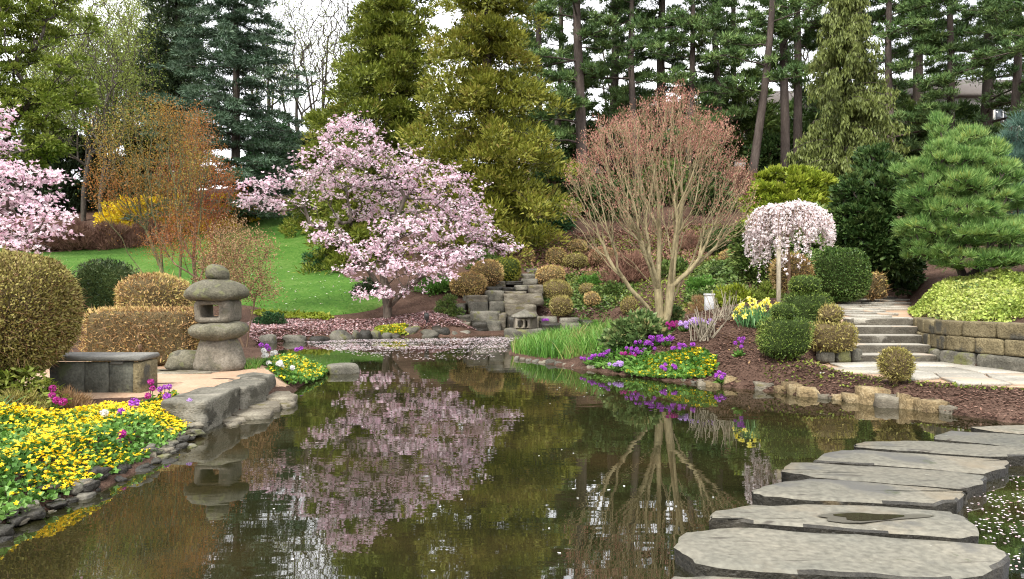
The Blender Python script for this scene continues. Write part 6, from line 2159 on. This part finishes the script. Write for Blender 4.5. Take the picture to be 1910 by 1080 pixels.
for i, (px, d, mt, lab, k, hh) in enumerate(((496, 11.3, 'purplefl', 'purple primrose at the back of the far marigolds', 3, .24), (497, 10.9, 'whitefl', 'white primrose clump left of the far marigolds', 5, .18), (512, 10.6, 'whitefl', 'white primrose in front of the far marigolds', 4, .12), (560, 12.6, 'purplefl', 'small purple primrose behind the far marigolds', 2, .22), (530, 10.8, 'whitefl', 'white primrose low in the far marigolds', 2, .14))):
    primrose(lab, X(px, d), d, 0, mt, 530 + i, True, [(r.normal() * .06, r.normal() * .05, hh * r.uniform(.8, 1.2)) for _ in range(k)], .032, 'primroses beside the lantern')
for i, (px, d, lab) in enumerate(((1020, 22.3, 'purple primrose on the slope left of the lowest olive shrub'), (1075, 22.4, 'purple primrose right of the lowest olive shrub'), (1105, 22.6, 'purple primrose under the small tan ball'))):
    primrose(lab, X(px, d), d, 0, 'purplefl', 540 + i, True, [(r.normal() * .1, 0, .15) for _ in range(4)], .045, 'primroses on the rockery')

# ------------------------------------------------------------------ petals, chips, leaves on the ground and the water
def flakes(name, label, poly, n, size, mat, seed, zf, cat='petals', dens=None):
    wet = name == 'floating_petals'
    r = RNG(seed)
    Q = scatter(r, poly, n)
    if dens is not None:
        Q = Q[r.random(len(Q)) < dens(Q)]
    P = np.c_[Q, zf(Q)]
    n = len(P)
    D = nrm(np.c_[r.normal(size=(n, 2)), r.normal(size=n) * .12])
    sd = nrm(np.cross(D, UP + unit(r, n) * .25))
    if wet:
        D[:, 2] = 0
        D = nrm(D)
        sd = np.stack([-D[:, 1], D[:, 0], D[:, 2]], 1)
    V, Fq = leaves(P, D, size * r.uniform(.5, 1.5, n), size * .7, r, .01 if wet else .04, sd)
    c = np.asarray(poly).mean(0)
    o = np.array([c[0], c[1], 0])
    return link(name, mesh(name, V - o, Fq, M[mat], r.random(n)), None, o, label=label, category=cat, kind='stuff')


wz0 = lambda q: np.full(len(q), .004)
inp = lambda q: (psd(q, POND) > .05)
FAR = smooth([pp(640, 0, 15.5), pp(760, 0, 14.2), pp(950, 0, 14.5), pp(945, 0, 19), pp(1000, 0, 20.5), pp(880, 0, 20.5), pp(700, 0, 19.9), pp(600, 0, 19.6), pp(560, 0, 18.5)], 1)
flakes('floating_petals', 'pale petals drifting thickly on the far end of the pond', FAR, 9000, .045, 'petal', 601, wz0, dens=lambda q: inp(q) * np.clip(.15 + .85 * sstep(14.5, 17.5, q[:, 1]) * (.65 + .8 * wav(np.c_[q[:, 0] * .35, q[:, 1] * 2.4, q[:, 0] * 0], .5, 9, 3) * 1.6 - .15), 0.02, 1))
RW = np.array([(2.2, 3.2), (2.62, 4.1), (2.95, 4.9), (3.3, 5.5), (3.9, 6.1), (5.2, 6.5), (5.6, 4.6), (4, 3.2)])
flakes('floating_petals', 'white petals on the dark water right of the stepping stones', RW, 3400, .02, 'petal', 602, wz0, dens=lambda q: np.clip(.3 + .9 * wav(np.c_[q[:, 0] * .6, q[:, 1] * 1.4, q[:, 0] * 0], .7, 19, 3), 0.05, 1))
ALL = [(-2.8, 3), (3.2, 3), (4.2, 8.5), (2.4, 11), (.9, 12.7), (0, 15), (-2.5, 15), (-2.8, 9)]
flakes('floating_petals', 'scattered white petals on the open pond', ALL, 420, .026, 'whitefl', 603, wz0, dens=lambda q: inp(q) * np.clip(.12 + .8 * wav(np.c_[q[:, 0] * .6, q[:, 1], q[:, 0] * 0], .4, 29, 3), 0.03, 1))
gl = lambda k: (lambda q: ground(q) + k)
PK = smooth([pp(455, 0, 20.4), pp(470, 0, 17.5), pp(560, 0, 19.9), pp(700, 0, 20.4), pp(860, 0, 20.9), pp(895, 0, 21.6), pp(860, 0, 23.0), pp(760, 0, 22.0), pp(640, 0, 21.6), pp(500, 0, 21.7)], 1)
flakes('fallen_petals', 'carpet of fallen pink petals on the mulch under the magnolia', PK, 15000, .06, 'pinkpetal', 604, gl(.02), dens=lambda q: np.clip(.9 - .5 * sstep(-2.5, -1.2, q[:, 0]), .1, 1))
flakes('fallen_petals', 'pale petals strewn over the lawn below the magnolia', LAWN, 2600, .07, 'petal', 605, gl(.12), dens=lambda q: np.exp(-((q[:, 0] + 5) ** 2 / 18 + (q[:, 1] - 25) ** 2 / 40)) + .04)
flakes('fallen_petals', 'pink petals on the slope behind the small lantern', smooth([pp(1000, 0, 21.6), pp(1100, 0, 22), pp(1110, 0, 23.6), pp(1000, 0, 23.2)], 1), 900, .06, 'pinkpetal', 606, gl(.02))
MUL = smooth([(1.2, 12.9), (2.6, 11.15), (3.1, 10.4), (3.7, 9.4), (4.9, 8.25), (6.2, 7.3), (8, 7.4), (7.4, 8.1), (6.0, 8.75), (4.8, 9.6), (4.5, 11.4), (5.3, 12.2), (4.5, 14.5), (2.6, 15)], 1)
flakes('bark_chips', 'loose bark mulch on the right bank', MUL, 26000, .035, 'chip', 607, gl(.012), 'mulch')
flakes('bark_chips', 'loose bark mulch on the far bank under the magnolia', PK, 7000, .06, 'chip', 608, gl(.012), 'mulch')
flakes('dead_leaves', 'dry tan leaves caught around the topiary and path edges', smooth([(3.2, 11), (4.4, 10.3), (5.3, 12), (5.9, 14.6), (6.2, 15.8), (4.6, 14), (3.4, 12.6)], 1), 700, .05, 'dryblade', 609, gl(.02), 'leaves')
SLOPE = smooth([pp(980, 0, 23), pp(1240, 0, 19), pp(1420, 0, 16), pp(1480, 0, 22), pp(1400, 0, 34), pp(1150, 0, 36), pp(980, 0, 30)], 1)
flakes('dead_leaves', 'dry brown leaves over the rockery slope', SLOPE, 12000, .09, 'chip', 610, gl(.02), 'leaves')

# ------------------------------------------------------------------ houses beyond the pines
def plain(name, col, rough=.8):
    return stonemat(name, [tuple(c * k for c in col) for k in (.9, 1.0, 1.08)], 2, .1, rough)


M['render'] = plain('pale_render', (.50, .48, .43))
M['roof'] = plain('brown_roof', (.11, .095, .085))
M['brick'] = plain('house_brick', (.26, .12, .08))
gm, nt, b = newmat('window_glass')
b.inputs['Base Color'].default_value = (.06, .07, .08, 1)
b.inputs['Roughness'].default_value = .08
M['glass'] = gm


def house(label, px, d, w, h, roofh, wins, wallm='render', floors=1, depth=7):
    x = X(px, d)
    z = gz(x, d) - .4
    root = thing('house', label, 'house', (x, d, z))
    V, Fs = box(-w / 2, w / 2, 0, depth, 0, h)
    link('wall', mesh('house_wall', V, Fs, M[wallm]), root)
    ov = .5
    V = np.array([(-w / 2 - ov, -ov, h + .003), (w / 2 + ov, -ov, h + .003), (w / 2 + ov, depth + ov, h + .003), (-w / 2 - ov, depth + ov, h + .003), (-w / 2 + 1, depth / 2, h + roofh), (w / 2 - 1, depth / 2, h + roofh)])
    Vb = V[:4] + np.array([0, 0, .22])
    V = np.concatenate([V[:4], Vb, V[4:]])
    link('roof', mesh('house_roof', V, [np.array([[0, 3, 2, 1], [0, 1, 5, 4], [1, 2, 6, 5], [2, 3, 7, 6], [3, 0, 4, 7], [4, 5, 9, 8], [6, 7, 8, 9]]), np.array([[5, 6, 9], [7, 4, 8]])], M['roof']), root)
    for f in range(floors):
        for k in range(wins):
            cx = -w / 2 + (k + .5) * w / wins
            cz = h * (f + .55) / floors
            V, Fs = box(cx - .62, cx + .62, -.07, .02, cz - .72, cz + .72)
            wn_ = link('window', mesh('house_window', V, Fs, M['whitepaint']), root)
            for s in (-1, 1):
                V, Fs = box(cx + s * .29 - .25, cx + s * .29 + .25, -.085, -.06, cz - .62, cz + .62)
                link('pane', mesh('house_pane', V, Fs, M['glass']), wn_)
    return root


house('pale house with a brown roof half hidden behind the left maple branches', 1075, 62, 9, 4.2, 1.8, 4)
house('pale two storey house seen between the twin trunks and the weeping cedar', 1530, 66, 13, 7.2, 2.2, 5, floors=2)
house('cream house with brick base at the right edge behind the pines', 1870, 52, 12, 5.6, 2.2, 5, floors=2)
house('pale house behind the upper right of the bare maple', 1300, 70, 14, 7.0, 2.0, 6, floors=2)
fw = thing('garden_wall', 'low white wall at the top of the slope left of the twin trunks', 'wall', gbase(1412, 44.5))
V, Fs = box(-1.3, 1.3, 0, .25, 0, .55, .02)
link('wall_panel', mesh('wall_panel', V, Fs, M['whitepaint']), fw)
V, Fs = box(-1.35, 1.35, -.05, .3, .553, .62, .02)
link('coping', mesh('coping', V, Fs, M['flag']), fw)
